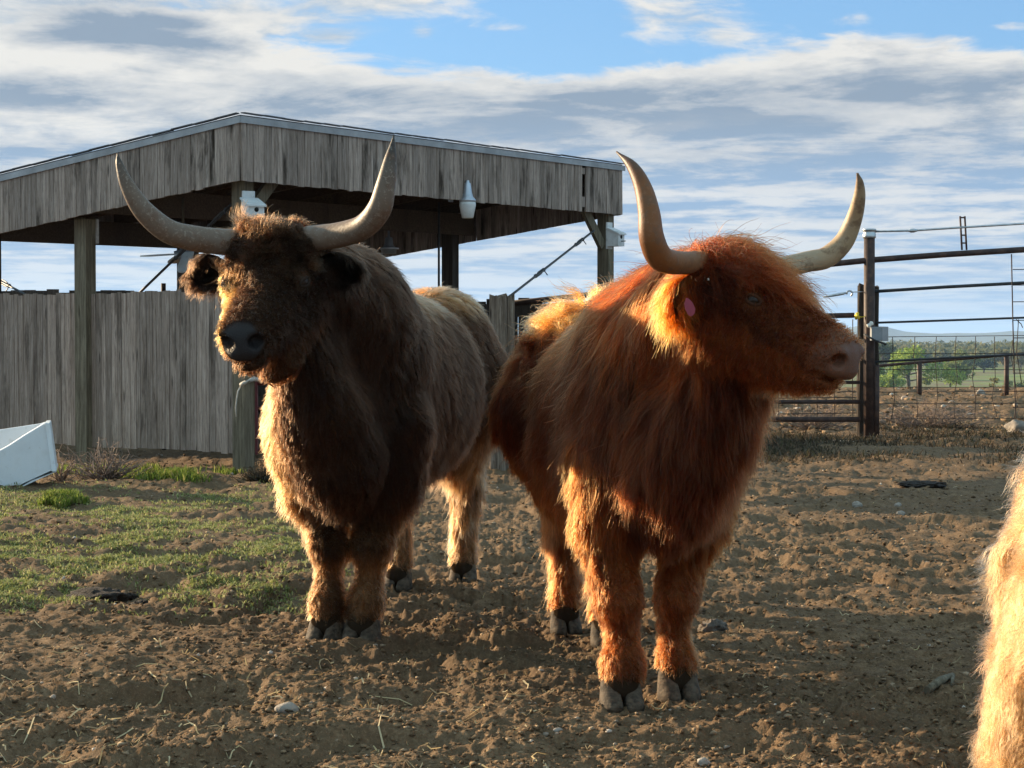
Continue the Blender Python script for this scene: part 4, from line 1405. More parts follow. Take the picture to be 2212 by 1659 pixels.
# ------------------------------------------------------------------ the cattle
class SDF:
    """A body as a smooth union of tapered limbs and ellipsoids, meshed as one surface."""
    def __init__(s):
        s.prims = []

    def cone(s, a, b, ra, rb, tg='body', k=0.05):
        s.prims.append(dict(t='c', a=np.asarray(a, float), b=np.asarray(b, float), ra=ra, rb=rb, tag=tg, k=k, neg=False))

    def chain(s, pts, tg='body', k=0.04):
        for (a, ra), (b, rb) in zip(pts[:-1], pts[1:]):
            s.cone(a, b, ra, rb, tg, k)

    def ell(s, c, axes, r, tg='body', k=0.06, neg=False):
        s.prims.append(dict(t='e', c=np.asarray(c, float), ax=np.asarray(axes, float), r=np.asarray(r, float), tag=tg, k=k, neg=neg))

    @staticmethod
    def d1(p, q):
        if p['t'] == 'c':
            ba = p['b'] - p['a']
            pa = q - p['a']
            h = np.clip(pa @ ba / (ba @ ba), 0, 1)
            return np.linalg.norm(pa - h[:, None] * ba, axis=1) - (p['ra'] + (p['rb'] - p['ra']) * h)
        l = (q - p['c']) @ p['ax'].T
        k0 = np.linalg.norm(l / p['r'], axis=1)
        k1 = np.linalg.norm(l / (p['r'] ** 2), axis=1) + 1e-9
        return k0 * (k0 - 1.0) / k1

    @staticmethod
    def bbox(p, m):
        if p['t'] == 'c':
            r = max(p['ra'], p['rb']) + m
            return np.minimum(p['a'], p['b']) - r, np.maximum(p['a'], p['b']) + r
        e = np.sqrt(((p['ax'].T * p['r']) ** 2).sum(1)) + m
        return p['c'] - e, p['c'] + e

    def tags(s, q):
        best = np.full(len(q), 1e9)
        idx = np.zeros(len(q), int)
        for i, p in enumerate(s.prims):
            if p['neg']:
                continue
            d = s.d1(p, q)
            m = d < best
            best[m] = d[m]
            idx[m] = i
        return [s.prims[i]['tag'] for i in idx]

    def grid(s, fine, h0=0.016, h1=0.0075):
        lo = np.min([s.bbox(p, 0.06)[0] for p in s.prims if not p['neg']], 0)
        hi = np.max([s.bbox(p, 0.06)[1] for p in s.prims if not p['neg']], 0)
        axs = []
        for i in range(3):
            a, b = max(fine[0][i], lo[i]), min(fine[1][i], hi[i])
            parts = []
            if a > lo[i]:
                parts.append(np.linspace(lo[i], a, max(2, int((a - lo[i]) / h0) + 1))[:-1])
            parts.append(np.linspace(a, b, int((b - a) / h1) + 1))
            if hi[i] > b:
                parts.append(np.linspace(b, hi[i], max(2, int((hi[i] - b) / h0) + 1))[1:])
            axs.append(np.concatenate(parts))
        s.ax = axs
        D = np.full([len(a) for a in axs], 0.35)
        for p in s.prims:
            m = p['k'] + 0.12
            l, h = s.bbox(p, m)
            i0 = [max(0, np.searchsorted(axs[j], l[j]) - 1) for j in range(3)]
            i1 = [min(len(axs[j]), np.searchsorted(axs[j], h[j]) + 1) for j in range(3)]
            if any(i1[j] <= i0[j] for j in range(3)):
                continue
            g = np.stack(np.meshgrid(*[axs[j][i0[j]:i1[j]] for j in range(3)], indexing='ij'), -1)
            d = s.d1(p, g.reshape(-1, 3)).reshape(g.shape[:3])
            sl = tuple(slice(i0[j], i1[j]) for j in range(3))
            cur = D[sl]
            k = p['k']
            if p['neg']:
                d = -d
                hh = np.clip(0.5 - 0.5 * (d - cur) / k, 0, 1)
                D[sl] = d * (1 - hh) + cur * hh + k * hh * (1 - hh) if False else np.maximum(cur, d) + np.maximum(k - np.abs(cur - d), 0) ** 2 * 0.25 / k
            else:
                D[sl] = np.minimum(cur, d) - np.maximum(k - np.abs(cur - d), 0) ** 2 * 0.25 / k
        s.D = D

    def mesh(s):
        """surface nets"""
        D, ax = s.D, s.ax
        n = D.shape
        ins = D < 0
        c = np.zeros([m - 1 for m in n], int)
        for i in (0, 1):
            for j in (0, 1):
                for k in (0, 1):
                    c += ins[i:n[0] - 1 + i, j:n[1] - 1 + j, k:n[2] - 1 + k]
        act = (c > 0) & (c < 8)
        ii = np.argwhere(act)
        vid = np.full(act.shape, -1, int)
        vid[act] = np.arange(len(ii))
        acc = np.zeros((len(ii), 3))
        cnt = np.zeros(len(ii))
        cor = [(i, j, k) for i in (0, 1) for j in (0, 1) for k in (0, 1)]
        val = {q: D[ii[:, 0] + q[0], ii[:, 1] + q[1], ii[:, 2] + q[2]] for q in cor}
        pos = {q: np.stack([ax[a][ii[:, a] + q[a]] for a in range(3)], 1) for q in cor}
        for q in cor:
            for a in range(3):
                if q[a]:
                    continue
                r = list(q)
                r[a] = 1
                r = tuple(r)
                x = (val[q] < 0) != (val[r] < 0)
                t = np.where(x, val[q] / np.where(x, val[q] - val[r], 1), 0)
                acc += np.where(x[:, None], pos[q] + (pos[r] - pos[q]) * t[:, None], 0)
                cnt += x
        v = acc / cnt[:, None]
        quads = []
        for a in range(3):
            b, cc = (a + 1) % 3, (a + 2) % 3
            s0 = [slice(None)] * 3
            s1 = [slice(None)] * 3
            s0[a], s1[a] = slice(0, n[a] - 1), slice(1, n[a])
            A, B = ins[tuple(s0)], ins[tuple(s1)]
            e = np.argwhere(A != B)
            e = e[(e[:, b] > 0) & (e[:, cc] > 0) & (e[:, b] < n[b] - 1) & (e[:, cc] < n[cc] - 1)]
            flip = A[tuple(e.T)]
            def at(db, dc):
                w = e.copy()
                w[:, b] += db
                w[:, cc] += dc
                return vid[tuple(w.T)]
            q = np.stack([at(-1, -1), at(0, -1), at(0, 0), at(-1, 0)], 1)
            q[~flip] = q[~flip][:, ::-1]
            quads.append(q)
        f = np.concatenate(quads)
        f = f[(f >= 0).all(1)]
        # light smoothing
        for _ in range(2):
            sm = np.zeros_like(v)
            cn = np.zeros(len(v))
            for k in range(4):
                np.add.at(sm, f[:, k], v[f[:, (k + 1) % 4]] + v[f[:, (k + 3) % 4]])
                np.add.at(cn, f[:, k], 2)
            v = v * 0.5 + 0.5 * sm / np.maximum(cn, 1)[:, None]
        return v, f

    def val(s, q):
        i, w = [], []
        for a in range(3):
            x = np.clip(q[:, a], s.ax[a][0], s.ax[a][-1] - 1e-6)
            k = np.clip(np.searchsorted(s.ax[a], x, side='right') - 1, 0, len(s.ax[a]) - 2)
            i.append(k)
            w.append((x - s.ax[a][k]) / (s.ax[a][k + 1] - s.ax[a][k]))
        out = 0
        for a in (0, 1):
            for b in (0, 1):
                for c in (0, 1):
                    out = out + (w[0] if a else 1 - w[0]) * (w[1] if b else 1 - w[1]) * (w[2] if c else 1 - w[2]) * s.D[i[0] + a, i[1] + b, i[2] + c]
        return out

    def grad(s, q, e=0.012):
        g = np.stack([s.val(q + d) - s.val(q - d) for d in np.eye(3) * e], 1)
        return g / (np.linalg.norm(g, axis=1)[:, None] + 1e-9)


def tri_normals(v, f):
    q = v[f]
    n = np.cross(q[:, 2] - q[:, 0], q[:, 3] - q[:, 1])
    a = np.linalg.norm(n, axis=1)
    return n / (a[:, None] + 1e-12), a * 0.5


def norm_rows(a):
    return a / (np.linalg.norm(a, axis=1)[:, None] + 1e-9)


def grow_coat(name, body, v, f, style, parent, m, n_hair, n_guide, seed, extra=None, npts=8, rscale=1.0):
    """Hair curves over the body. style(points, normals) gives per-root arrays:
    flow, length, lift, grav, clump, curl, wave, color, dens"""
    r = np.random.default_rng(seed)
    fn, fa = tri_normals(v, f)
    cen = v[f].mean(1)

    def roots(n, wpow):
        st = style(cen, fn)
        w = fa * st['dens'] * (np.maximum(st['length'], 0.012) ** wpow)
        cw = np.cumsum(w)
        k = np.searchsorted(cw, r.random(n) * cw[-1])
        a, b = r.random(n), r.random(n)
        q = v[f[k]]
        p = (q[:, 0] * ((1 - a) * (1 - b))[:, None] + q[:, 1] * (a * (1 - b))[:, None] + q[:, 2] * (a * b)[:, None] + q[:, 3] * ((1 - a) * b)[:, None])
        return p, fn[k]

    # guides
    gp, gn = roots(n_guide, -0.7)
    gn = norm_rows(0.5 * gn + 0.5 * body.grad(gp))
    st = style(gp, gn)
    T = npts
    path = np.zeros((n_guide, T, 3))
    path[:, 0] = gp
    fl = st['flow'] - (st['flow'] * gn).sum(1)[:, None] * gn
    fl = norm_rows(fl)
    fl = norm_rows(fl + st['wave'][:, None] * vec3noise(gp, 9.0, seed))
    d = norm_rows(fl * (1 - st['lift'])[:, None] + gn * st['lift'][:, None])
    seg = (st['length'] * (0.75 + 0.5 * r.random(n_guide)) / (T - 1))[:, None]
    p = gp.copy()
    down = np.array((0, 0, -1.0))
    for i in range(1, T):
        d = norm_rows(d + down * (st['grav'] / T)[:, None] + (st['wave'] * 0.5)[:, None] * vec3noise(p, 16.0, seed + 3))
        p = p + d * seg
        sd = body.val(p)
        mo = np.minimum(0.006 + 0.010 * i / T, 0.02)
        pen = np.maximum(mo - sd, 0)
        if pen.max() > 0:
            g = body.grad(p)
            p = p + g * np.minimum(pen, 0.05)[:, None]
            d = norm_rows(d + g * np.minimum(pen * 6, 0.5)[:, None])
        path[:, i] = p
    rel = path - path[:, :1]
    tree = kdtree.KDTree(n_guide)
    for i in range(n_guide):
        tree.insert(gp[i], i)
    tree.balance()
    # hairs
    hp, hn = roots(n_hair, -0.15)
    st = style(hp, hn)
    near = np.zeros((n_hair, 3), int)
    jit = r.normal(0, 0.006, (n_hair, 3))
    for i in range(n_hair):
        q = tree.find_n(hp[i] + jit[i], 3)
        near[i] = [x[1] for x in q]
    # hairs follow the nearest guide, now and then its neighbour
    pick = np.where(r.random(n_hair) < 0.82, near[:, 0], np.where(r.random(n_hair) < 0.6, near[:, 1], near[:, 2]))
    ok = (hn * gn[pick]).sum(1) > 0.1
    pick = np.where(ok, pick, near[:, 0])
    t = np.linspace(0, 1, T)[None, :, None]
    lf = (0.55 + 0.6 * r.random(n_hair))[:, None, None]
    offs = (gp[pick] - hp)[:, None, :]
    cl = st['clump'][:, None, None] * (0.75 + 0.5 * r.random((n_hair, 1, 1)))
    P = hp[:, None, :] + rel[pick] * lf + offs * np.clip(cl * t ** 1.1, 0, 0.95)
    L = st['length'][:, None, None]
    fr = r.normal(0, 1, (n_hair, 1, 3))
    P = P + fr * (t ** 1.5) * L * (0.09 + 0.05 * st['curl'][:, None, None])
    fly = (r.random((n_hair, 1, 1)) < 0.05) * r.normal(0, 1, (n_hair, 1, 3)) * 0.22
    P = P + fly * L * t ** 1.4
    # waviness shared by the lock, plus a little of its own
    u1 = norm_rows(np.cross(rel[pick][:, -1] + 1e-6, r.normal(0, 1, (n_guide, 3))[pick]))
    u2 = norm_rows(np.cross(rel[pick][:, -1] + 1e-6, u1))
    ph = (r.random(n_guide) * 6.28)[pick][:, None, None] + r.normal(0, 0.35, (n_hair, 1, 1))
    fq = (5.0 + 5.0 * r.random(n_guide))[pick][:, None, None]
    cu = st['curl'][:, None, None] * L * 0.16 * t ** 0.8
    P = P + cu * (np.sin(fq * t + ph) - np.sin(ph)) * u1[:, None, :] + cu * 0.8 * (np.cos(fq * t + ph) - np.cos(ph)) * u2[:, None, :]
    # keep hairs on the outside of the skin
    Pf = P[:, 1:].reshape(-1, 3)
    sd = body.val(Pf)
    bad = sd < 0.004
    if bad.any():
        g = body.grad(Pf[bad])
        Pf[bad] += g * np.minimum(0.006 - sd[bad], 0.06)[:, None]
        P[:, 1:] = Pf.reshape(n_hair, T - 1, 3)
    # hooves and ground: nothing below the soles
    zmin = 0.012
    P[..., 2] = np.maximum(P[..., 2], zmin)
    col = st['color'] * np.exp(r.normal(0, 0.15, (n_guide, 1))[pick] + r.normal(0, 0.22, (n_hair, 1)))
    pale = (r.random(n_hair) < 0.025)[:, None]
    col = np.where(pale, col * 1.8, col)
    tip = 1 + st.get('tip', 0.35) * np.linspace(0, 1, T)[None, :, None] ** 1.5
    C = np.clip(np.clip(col[:, None, :] * tip, 0.0, 0.95) ** 1.6, 0.0012, 0.93)
    rad = (0.00095 * rscale) * st.get('rad', np.full(n_hair, .72))[:, None] * (1.0 - 0.75 * np.linspace(0, 1, T)[None, :] ** 1.5) * (0.8 + 0.5 * r.random((n_hair, 1)))
    off = wloc(parent)
    hc = bpy.data.hair_curves.new(name)
    hc.add_curves([T] * n_hair)
    hc.attributes['position'].data.foreach_set('vector', np.ascontiguousarray((P - off).reshape(-1), np.float32))
    ra = hc.attributes.get('radius') or hc.attributes.new('radius', 'FLOAT', 'POINT')
    ra.data.foreach_set('value', np.ascontiguousarray(rad.reshape(-1), np.float32))
    ca = hc.attributes.new('hair_color', 'FLOAT_COLOR', 'POINT')
    C4 = np.concatenate([C, np.ones((n_hair, T, 1))], -1)
    ca.data.foreach_set('color', np.ascontiguousarray(C4.reshape(-1), np.float32))
    hc.materials.append(m)
    o = bpy.data.objects.new(name, hc)
    COL.objects.link(o)
    o.parent = parent
    return o


def m_hair(name, rough=0.38):
    m, t, out = mat(name)
    at = t.node('ShaderNodeAttribute', attribute_name='hair_color')
    h = t.node('ShaderNodeBsdfHairPrincipled', parametrization='COLOR')
    t.l.new(at.outputs['Color'], h.inputs['Color'])
    h.inputs['Roughness'].default_value = rough
    h.inputs['Radial Roughness'].default_value = 0.45
    h.inputs['Coat'].default_value = 0.0
    h.inputs['IOR'].default_value = 1.19
    t.l.new(h.outputs[0], out.inputs[0])
    return m


M['hair'] = m_hair('cattle_hair')


def m_body(name):
    m, t, out = mat(name)
    at = t.node('ShaderNodeAttribute', attribute_name='coat')
    sk = t.node('ShaderNodeAttribute', attribute_name='bare').outputs['Fac']
    tc = t.node('ShaderNodeTexCoord')
    n = t.noise(tc.outputs['Object'], 60.0, 5.0, 0.6)
    vo = t.node('ShaderNodeTexVoronoi', {'Vector': tc.outputs['Object'], 'Scale': 260.0})
    c = t.mix(t.m('MULTIPLY', n, 0.5), at.outputs['Color'], t.mix(1.0, at.outputs['Color'], (0.5, 0.45, 0.42), 'MULTIPLY'))
    hgt = t.m('ADD', t.m('MULTIPLY', n, 0.6), t.m('MULTIPLY', vo.outputs['Distance'], 0.6))
    finish(t, out, c, t.m('SUBTRACT', 0.9, t.m('MULTIPLY', sk, 0.36)), hgt, 0.5, 0.005, t.m('MULTIPLY', sk, 0.22))
    return m


def m_horn(name, base, mid, tip, scale_=0.5):
    m, t, out = mat(name)
    al = t.node('ShaderNodeAttribute', attribute_name='along').outputs['Fac']
    tc = t.node('ShaderNodeTexCoord')
    n = t.noise(tc.outputs['Object'], 22.0, 6.0, 0.65)
    n2 = t.noise(tc.outputs['Object'], 95.0, 4.0, 0.7)
    ar = t.m('ADD', al, t.m('MULTIPLY', t.m('SUBTRACT', n, 0.5), 0.22))
    c = t.ramp(ar, [(0.0, base), (0.35, mid), (0.72, mid), (0.92, tip), (1.0, tuple(v * 0.6 for v in tip))])
    c = t.mix(t.m('MULTIPLY', t.ss(n, 0.5, 0.62), 0.6), c, (0.11, 0.06, 0.035))
    c = t.mix(t.m('MULTIPLY', t.ss(n2, 0.53, 0.66), scale_), c, (0.50, 0.45, 0.38))
    finish(t, out, c, 0.5, t.m('ADD', n2, t.m('MULTIPLY', n, 0.5)), 0.3, 0.004, 0.22)
    return m


def sweep(pts, rad, name, m, parent, seg=24, sub=6, bumps=0.0):
    """smooth swept horn with an 'along' attribute"""
    pts = np.array(pts, float)
    rad = np.array(rad, float)
    n = len(pts)
    ext = np.vstack([2 * pts[0] - pts[1], pts, 2 * pts[-1] - pts[-2]])
    er = np.concatenate([[rad[0]], rad, [rad[-1]]])
    P, Q = [], []
    for i in range(n - 1):
        for j in range(sub):
            t = j / sub
            a, b, c, d = ext[i:i + 4]
            P.append(0.5 * (2 * b + (c - a) * t + (2 * a - 5 * b + 4 * c - d) * t * t + (3 * b - a - 3 * c + d) * t ** 3))
            ra, rb, rc, rd_ = er[i:i + 4]
            Q.append(max(0.001, 0.5 * (2 * rb + (rc - ra) * t + (2 * ra - 5 * rb + 4 * rc - rd_) * t * t + (3 * rb - ra - 3 * rc + rd_) * t ** 3)))
    P.append(pts[-1])
    Q.append(rad[-1])
    mb = MB()
    if bumps:
        Q = [q * (1 + bumps * math.sin(i * 1.9) * max(0, 1 - i / len(Q) * 1.8)) for i, q in enumerate(Q)]
    mb.tube(P, Q, seg)
    o = mb.obj(name, m, parent)
    a = o.data.attributes.new('along', 'FLOAT', 'POINT')
    al = np.repeat(np.linspace(0, 1, len(P)), seg)
    a.data.foreach_set('value', np.ascontiguousarray(al, np.float32))
    return o


def make_hoof(c, fwd, parent, m, w=0.055, l=0.062, h=0.062, dark=None):
    """one cloven hoof: two claws"""
    fwd = unit(np.array((fwd[0], fwd[1], 0)))
    side = np.cross(UP, fwd)
    mb = MB()
    n = 18
    for sg in (-1, 1):
        rings = []
        cc = np.asarray(c, float) + side * sg * w * 0.49
        for z, fw, bk, wd, sh in ((-0.008, 1.0, 0.85, 1.0, 0.0), (0.012, 0.98, 0.85, 1.0, -0.002), (h * 0.5, 0.72, 0.75, 0.93, -0.012), (h, 0.42, 0.62, 0.80, -0.022), (h * 1.25, 0.36, 0.5, 0.6, -0.024)):
            ring = []
            for k in range(n):
                a = 2 * math.pi * k / n
                ca, sa = math.cos(a), math.sin(a)
                x = (fw if ca > 0 else bk) * l * math.copysign(abs(ca) ** 0.85, ca)
                toe = -sg * 0.010 * max(0, ca) ** 2
                inner = 0.82 if sa * sg < 0 else 1.0
                y = wd * w * 0.53 * math.copysign(abs(sa) ** 0.8, sa) * inner
                ring.append(cc + fwd * (x + sh) + side * (y + toe) + UP * z)
            rings.append(ring)
        vs = [p for r_ in rings for p in r_]
        fs = [(i * n + k, i * n + (k + 1) % n, (i + 1) * n + (k + 1) % n, (i + 1) * n + k) for i in range(len(rings) - 1) for k in range(n)]
        fs.append(tuple((len(rings) - 1) * n + k for k in range(n)))
        fs.append(tuple(reversed(range(n))))
        mb.add(vs, fs, True)
    return mb.obj('hoof', m, parent)


def m_hoof(name, c0, c1):
    m, t, out = mat(name)
    tc = t.node('ShaderNodeTexCoord')
    n = t.noise(tc.outputs['Object'], 40.0, 6.0, 0.65)
    sp = t.node('ShaderNodeVectorMath', {0: tc.outputs['Object'], 1: (30, 30, 220)}, operation='MULTIPLY').outputs[0]
    n2 = t.noise(sp, 1.0, 3.0, 0.6)
    c = t.ramp(n, [(0.35, c0), (0.6, c1)])
    c = t.mix(t.m('MULTIPLY', t.ss(n2, 0.5, 0.7), 0.4), c, (0.05, 0.035, 0.025))
    finish(t, out, c, 0.75, t.m('ADD', n, n2), 0.7, 0.006, 0.15)
    return m


M['hoof'] = m_hoof('muddy_hoof', (0.024, 0.018, 0.013), (0.10, 0.075, 0.053))


def m_eye(name, iris):
    m, t, out = mat(name)
    tc = t.node('ShaderNodeTexCoord')
    l = t.node('ShaderNodeVectorMath', {0: tc.outputs['Generated'], 1: (0.5, 0.5, 0.5)}, operation='SUBTRACT').outputs[0]
    n = t.noise(tc.outputs['Generated'], 6.0, 3.0)
    c = t.mix(n, iris, tuple(v * 0.4 for v in iris))
    finish(t, out, c, 0.08, None, spec=0.22)
    return m


M['eye'] = m_eye('dark_eye', (0.022, 0.012, 0.008))
M['redlid'] = m_plain('brown_eyelid_skin', (0.055, 0.024, 0.014), 0.85, 0.3, 60, spec=0.05)
M['lid'] = m_plain('eyelid_skin', (0.028, 0.019, 0.015), 0.8, 0.3, 60, spec=0.06)
M['tag'] = m_plain('pink_ear_tag', (0.27, 0.045, 0.075), 0.6, 0.15, 12, 0.05)


class Head:
    """head frame: u along the face to the nose, v to the animal's left, w out of the forehead"""
    def __init__(s, eye_mid, yaw, pitch, scale, wide=1.0, mw=1.0):
        s.wide, s.mw = wide, mw
        hf = np.array((math.sin(yaw), -math.cos(yaw), 0.0))          # yaw: towards image right
        s.a = hf * math.cos(pitch) - UP * math.sin(pitch)
        s.n = hf * math.sin(pitch) + UP * math.cos(pitch)
        s.l = np.cross(UP, hf)
        s.s = scale
        s.ax = np.stack([s.a, s.l, s.n])
        s.o = np.asarray(eye_mid, float) - scale * (0.19 * s.a - 0.045 * s.n)

    def P(s, u, v, w):
        return s.o + s.s * (u * s.a + v * s.wide * s.l + w * s.n)

    def loc(s, q):
        return (q - s.o) @ s.ax.T / s.s

    def build(s, b):
        S = s.s
        P = s.P
        wd = s.wide
        mw = s.mw / wd                    # the muzzle keeps its own width
        b.ell(P(.07, 0, -.085), s.ax, np.array((.12, .105 * wd, .088)) * S, 'head', .04)
        b.ell(P(.15, 0, -.075), s.ax, np.array((.13, .098 * wd, .075)) * S, 'head', .04)
        for g in (-1, 1):
            b.ell(P(.185, .080 * g, -.050), s.ax, np.array((.055, .036, .036)) * S, 'head', .03)
            b.ell(P(.160, .086 * g, -.034), s.ax, np.array((.040, .026, .020)) * S, 'head', .015)
            b.cone(P(.13, .055 * g, -.165), P(.36, .024 * g, -.125), .066 * S, .046 * S, 'jaw', .04)
            b.cone(P(.26, .050 * g, -.085), P(.42, .042 * g * mw, -.075), .042 * S, .034 * S, 'head', .03)
        b.cone(P(.17, 0, -.10), P(.41, 0, -.075), .092 * S, .056 * S, 'head', .05)
        b.cone(P(.18, 0, -.048), P(.42, 0, -.046), .050 * S, .043 * S, 'head', .04)
        b.ell(P(.447, 0, -.075), s.ax, np.array((.056, .074 * s.mw, .060)) * S, 'muzzle', .025)
        b.ell(P(.448, 0, -.092), s.ax, np.array((.062, .070 * s.mw, .034)) * S, 'muzzle', .02)
        b.ell(P(.425, 0, -.138), s.ax, np.array((.060, .054 * s.mw, .030)) * S, 'chin', .014)
        for g in (-1, 1):
            b.ell(P(.462, .050 * g * mw, -.050), s.ax, np.array((.034, .026, .028)) * S, 'muzzle', .02)
        # nostrils and the line of the mouth
        for g in (-1, 1):
            aa = np.stack([unit(s.a + .9 * g * s.l), unit(s.l * g - .9 * s.a), s.n])
            b.ell(P(.487, .057 * g * mw, -.060), aa, np.array((.034, .022, .019)) * S, 'muzzle', .009, True)
            b.ell(P(.478, .030 * g * mw, -.121), np.stack([s.a, s.l, s.n]), np.array((.072, .064, .008)) * S, 'muzzle', .010, True)

    def eout(s, g):
        return unit(s.l * g * 0.80 + s.a * 0.36 + s.n * 0.25)

    def seat_eyes(s, b):
        """finds where each eye sits in the skin"""
        s.ec = {}
        for g in (-1, 1):
            p = s.P(.185, .05 * g, -.045)
            for _ in range(80):
                if b.val(p[None])[0] > -0.011:
                    break
                p = p + s.eout(g) * 0.002
            s.ec[g] = p

    def eyep(s, g):
        return s.ec[g]

    def eye(s, g, parent, m, lid):
        """eyeball with lids; returns nothing"""
        S = s.s
        c = s.eyep(g)
        out = s.eout(g)
        up = unit(s.n - out * np.dot(s.n, out))
        sd = np.cross(up, out)
        e = MB().lathe(c - out * 0.004, out, [(0.022 * math.sin(t), max(0.0008, 0.022 * math.cos(t))) for t in np.linspace(-1.55, 1.55, 14)], 20)
        eo = e.obj('eye', m, parent)
        ld = MB()
        ring = []
        for k in range(25):
            a = 2 * math.pi * k / 24
            ring.append(c + out * (0.0145 - 0.006 * abs(math.cos(a)) ** 1.5) + sd * 0.0205 * math.cos(a) + up * (0.0115 * math.sin(a)))
        ld.tube(ring, 0.0050, 8, False)
        ld.obj('eyelid', lid, eo)
        return c


def make_ear(base, tip, facing, width, parent, m, droop=0.02):
    """a cupped leaf-shaped ear"""
    base, tip = np.asarray(base, float), np.asarray(tip, float)
    d = tip - base
    L = np.linalg.norm(d)
    d = d / L
    fc = unit(facing - d * np.dot(facing, d))
    sd = np.cross(d, fc)
    nu, nv = 14, 11
    front, back = [], []
    for i in range(nu):
        t = i / (nu - 1)
        wd = width * (0.35 + 1.0 * math.sin(math.pi * min(1, t * 0.92 + 0.10)) ** 0.8) * (1 - max(0, t - 0.86) * 5.2) * 0.75
        for j in range(nv):
            s_ = (j / (nv - 1)) * 2 - 1
            cup = 0.55 * wd * (s_ * s_ - 0.55)
            p = base + d * L * t + sd * wd * 0.5 * s_ * 1.0 + fc * cup * (1 - 0.4 * t) - UP * droop * t * t
            front.append(p + fc * 0.004)
            back.append(p - fc * 0.006 * (1 - s_ * s_ * 0.7))
    n = nu * nv
    fs = []
    for i in range(nu - 1):
        for j in range(nv - 1):
            a = i * nv + j
            fs.append((a, a + 1, a + nv + 1, a + nv))
            fs.append((n + a, n + a + nv, n + a + nv + 1, n + a + 1))
    for i in range(nu - 1):
        for j in (0, nv - 1):
            a = i * nv + j
            q = (a, a + nv, n + a + nv, n + a)
            fs.append(q if j == 0 else q[::-1])
    for j in range(nv - 1):
        a = (nu - 1) * nv + j
        fs.append((a, a + 1, n + a + 1, n + a))
    mb = MB().add(front + back, fs, True)
    o = mb.obj('ear', m, parent)
    return o, np.array(front + back), np.array([q for q in fs if len(q) == 4]), d, fc


class Simple:
    """stand-in with no surface to avoid, for hair on ears"""
    def val(s, q):
        return np.full(len(q), 1.0)

    def grad(s, q, e=0):
        return np.tile(np.array((0, 0, 1.0)), (len(q), 1))


def const(n, v):
    return np.full(n, float(v))


def body_mesh_obj(name, v, f, parent, m, colors, bare):
    off = wloc(parent)
    me = np_mesh(name, v - off, f, True)
    a = me.attributes.new('coat', 'FLOAT_COLOR', 'POINT')
    a.data.foreach_set('color', np.ascontiguousarray(np.concatenate([colors, np.ones((len(v), 1))], 1).ravel(), np.float32))
    a = me.attributes.new('bare', 'FLOAT', 'POINT')
    a.data.foreach_set('value', np.ascontiguousarray(bare, np.float32))
    return link_mesh(name, me, m, parent)


def ear_style(d, length, color, curl=0.3):
    def st(p, n):
        k = len(p)
        fl = np.tile(unit(d * 0.8 + np.array((0, 0, -0.6))), (k, 1))
        return dict(flow=fl, length=const(k, length), lift=const(k, 0.22), grav=const(k, 2.2), clump=const(k, 0.4), curl=const(k, curl),
                    wave=const(k, 0.35), color=np.tile(np.array(color), (k, 1)), dens=const(k, 1.0))
    return st


M['body'] = m_body('cattle_skin')
HAIR = 1.0            # strand count factor


# ------------------------------------------------------------------ dark brown bull
def px_r(r, Y):
    return r * Y / F


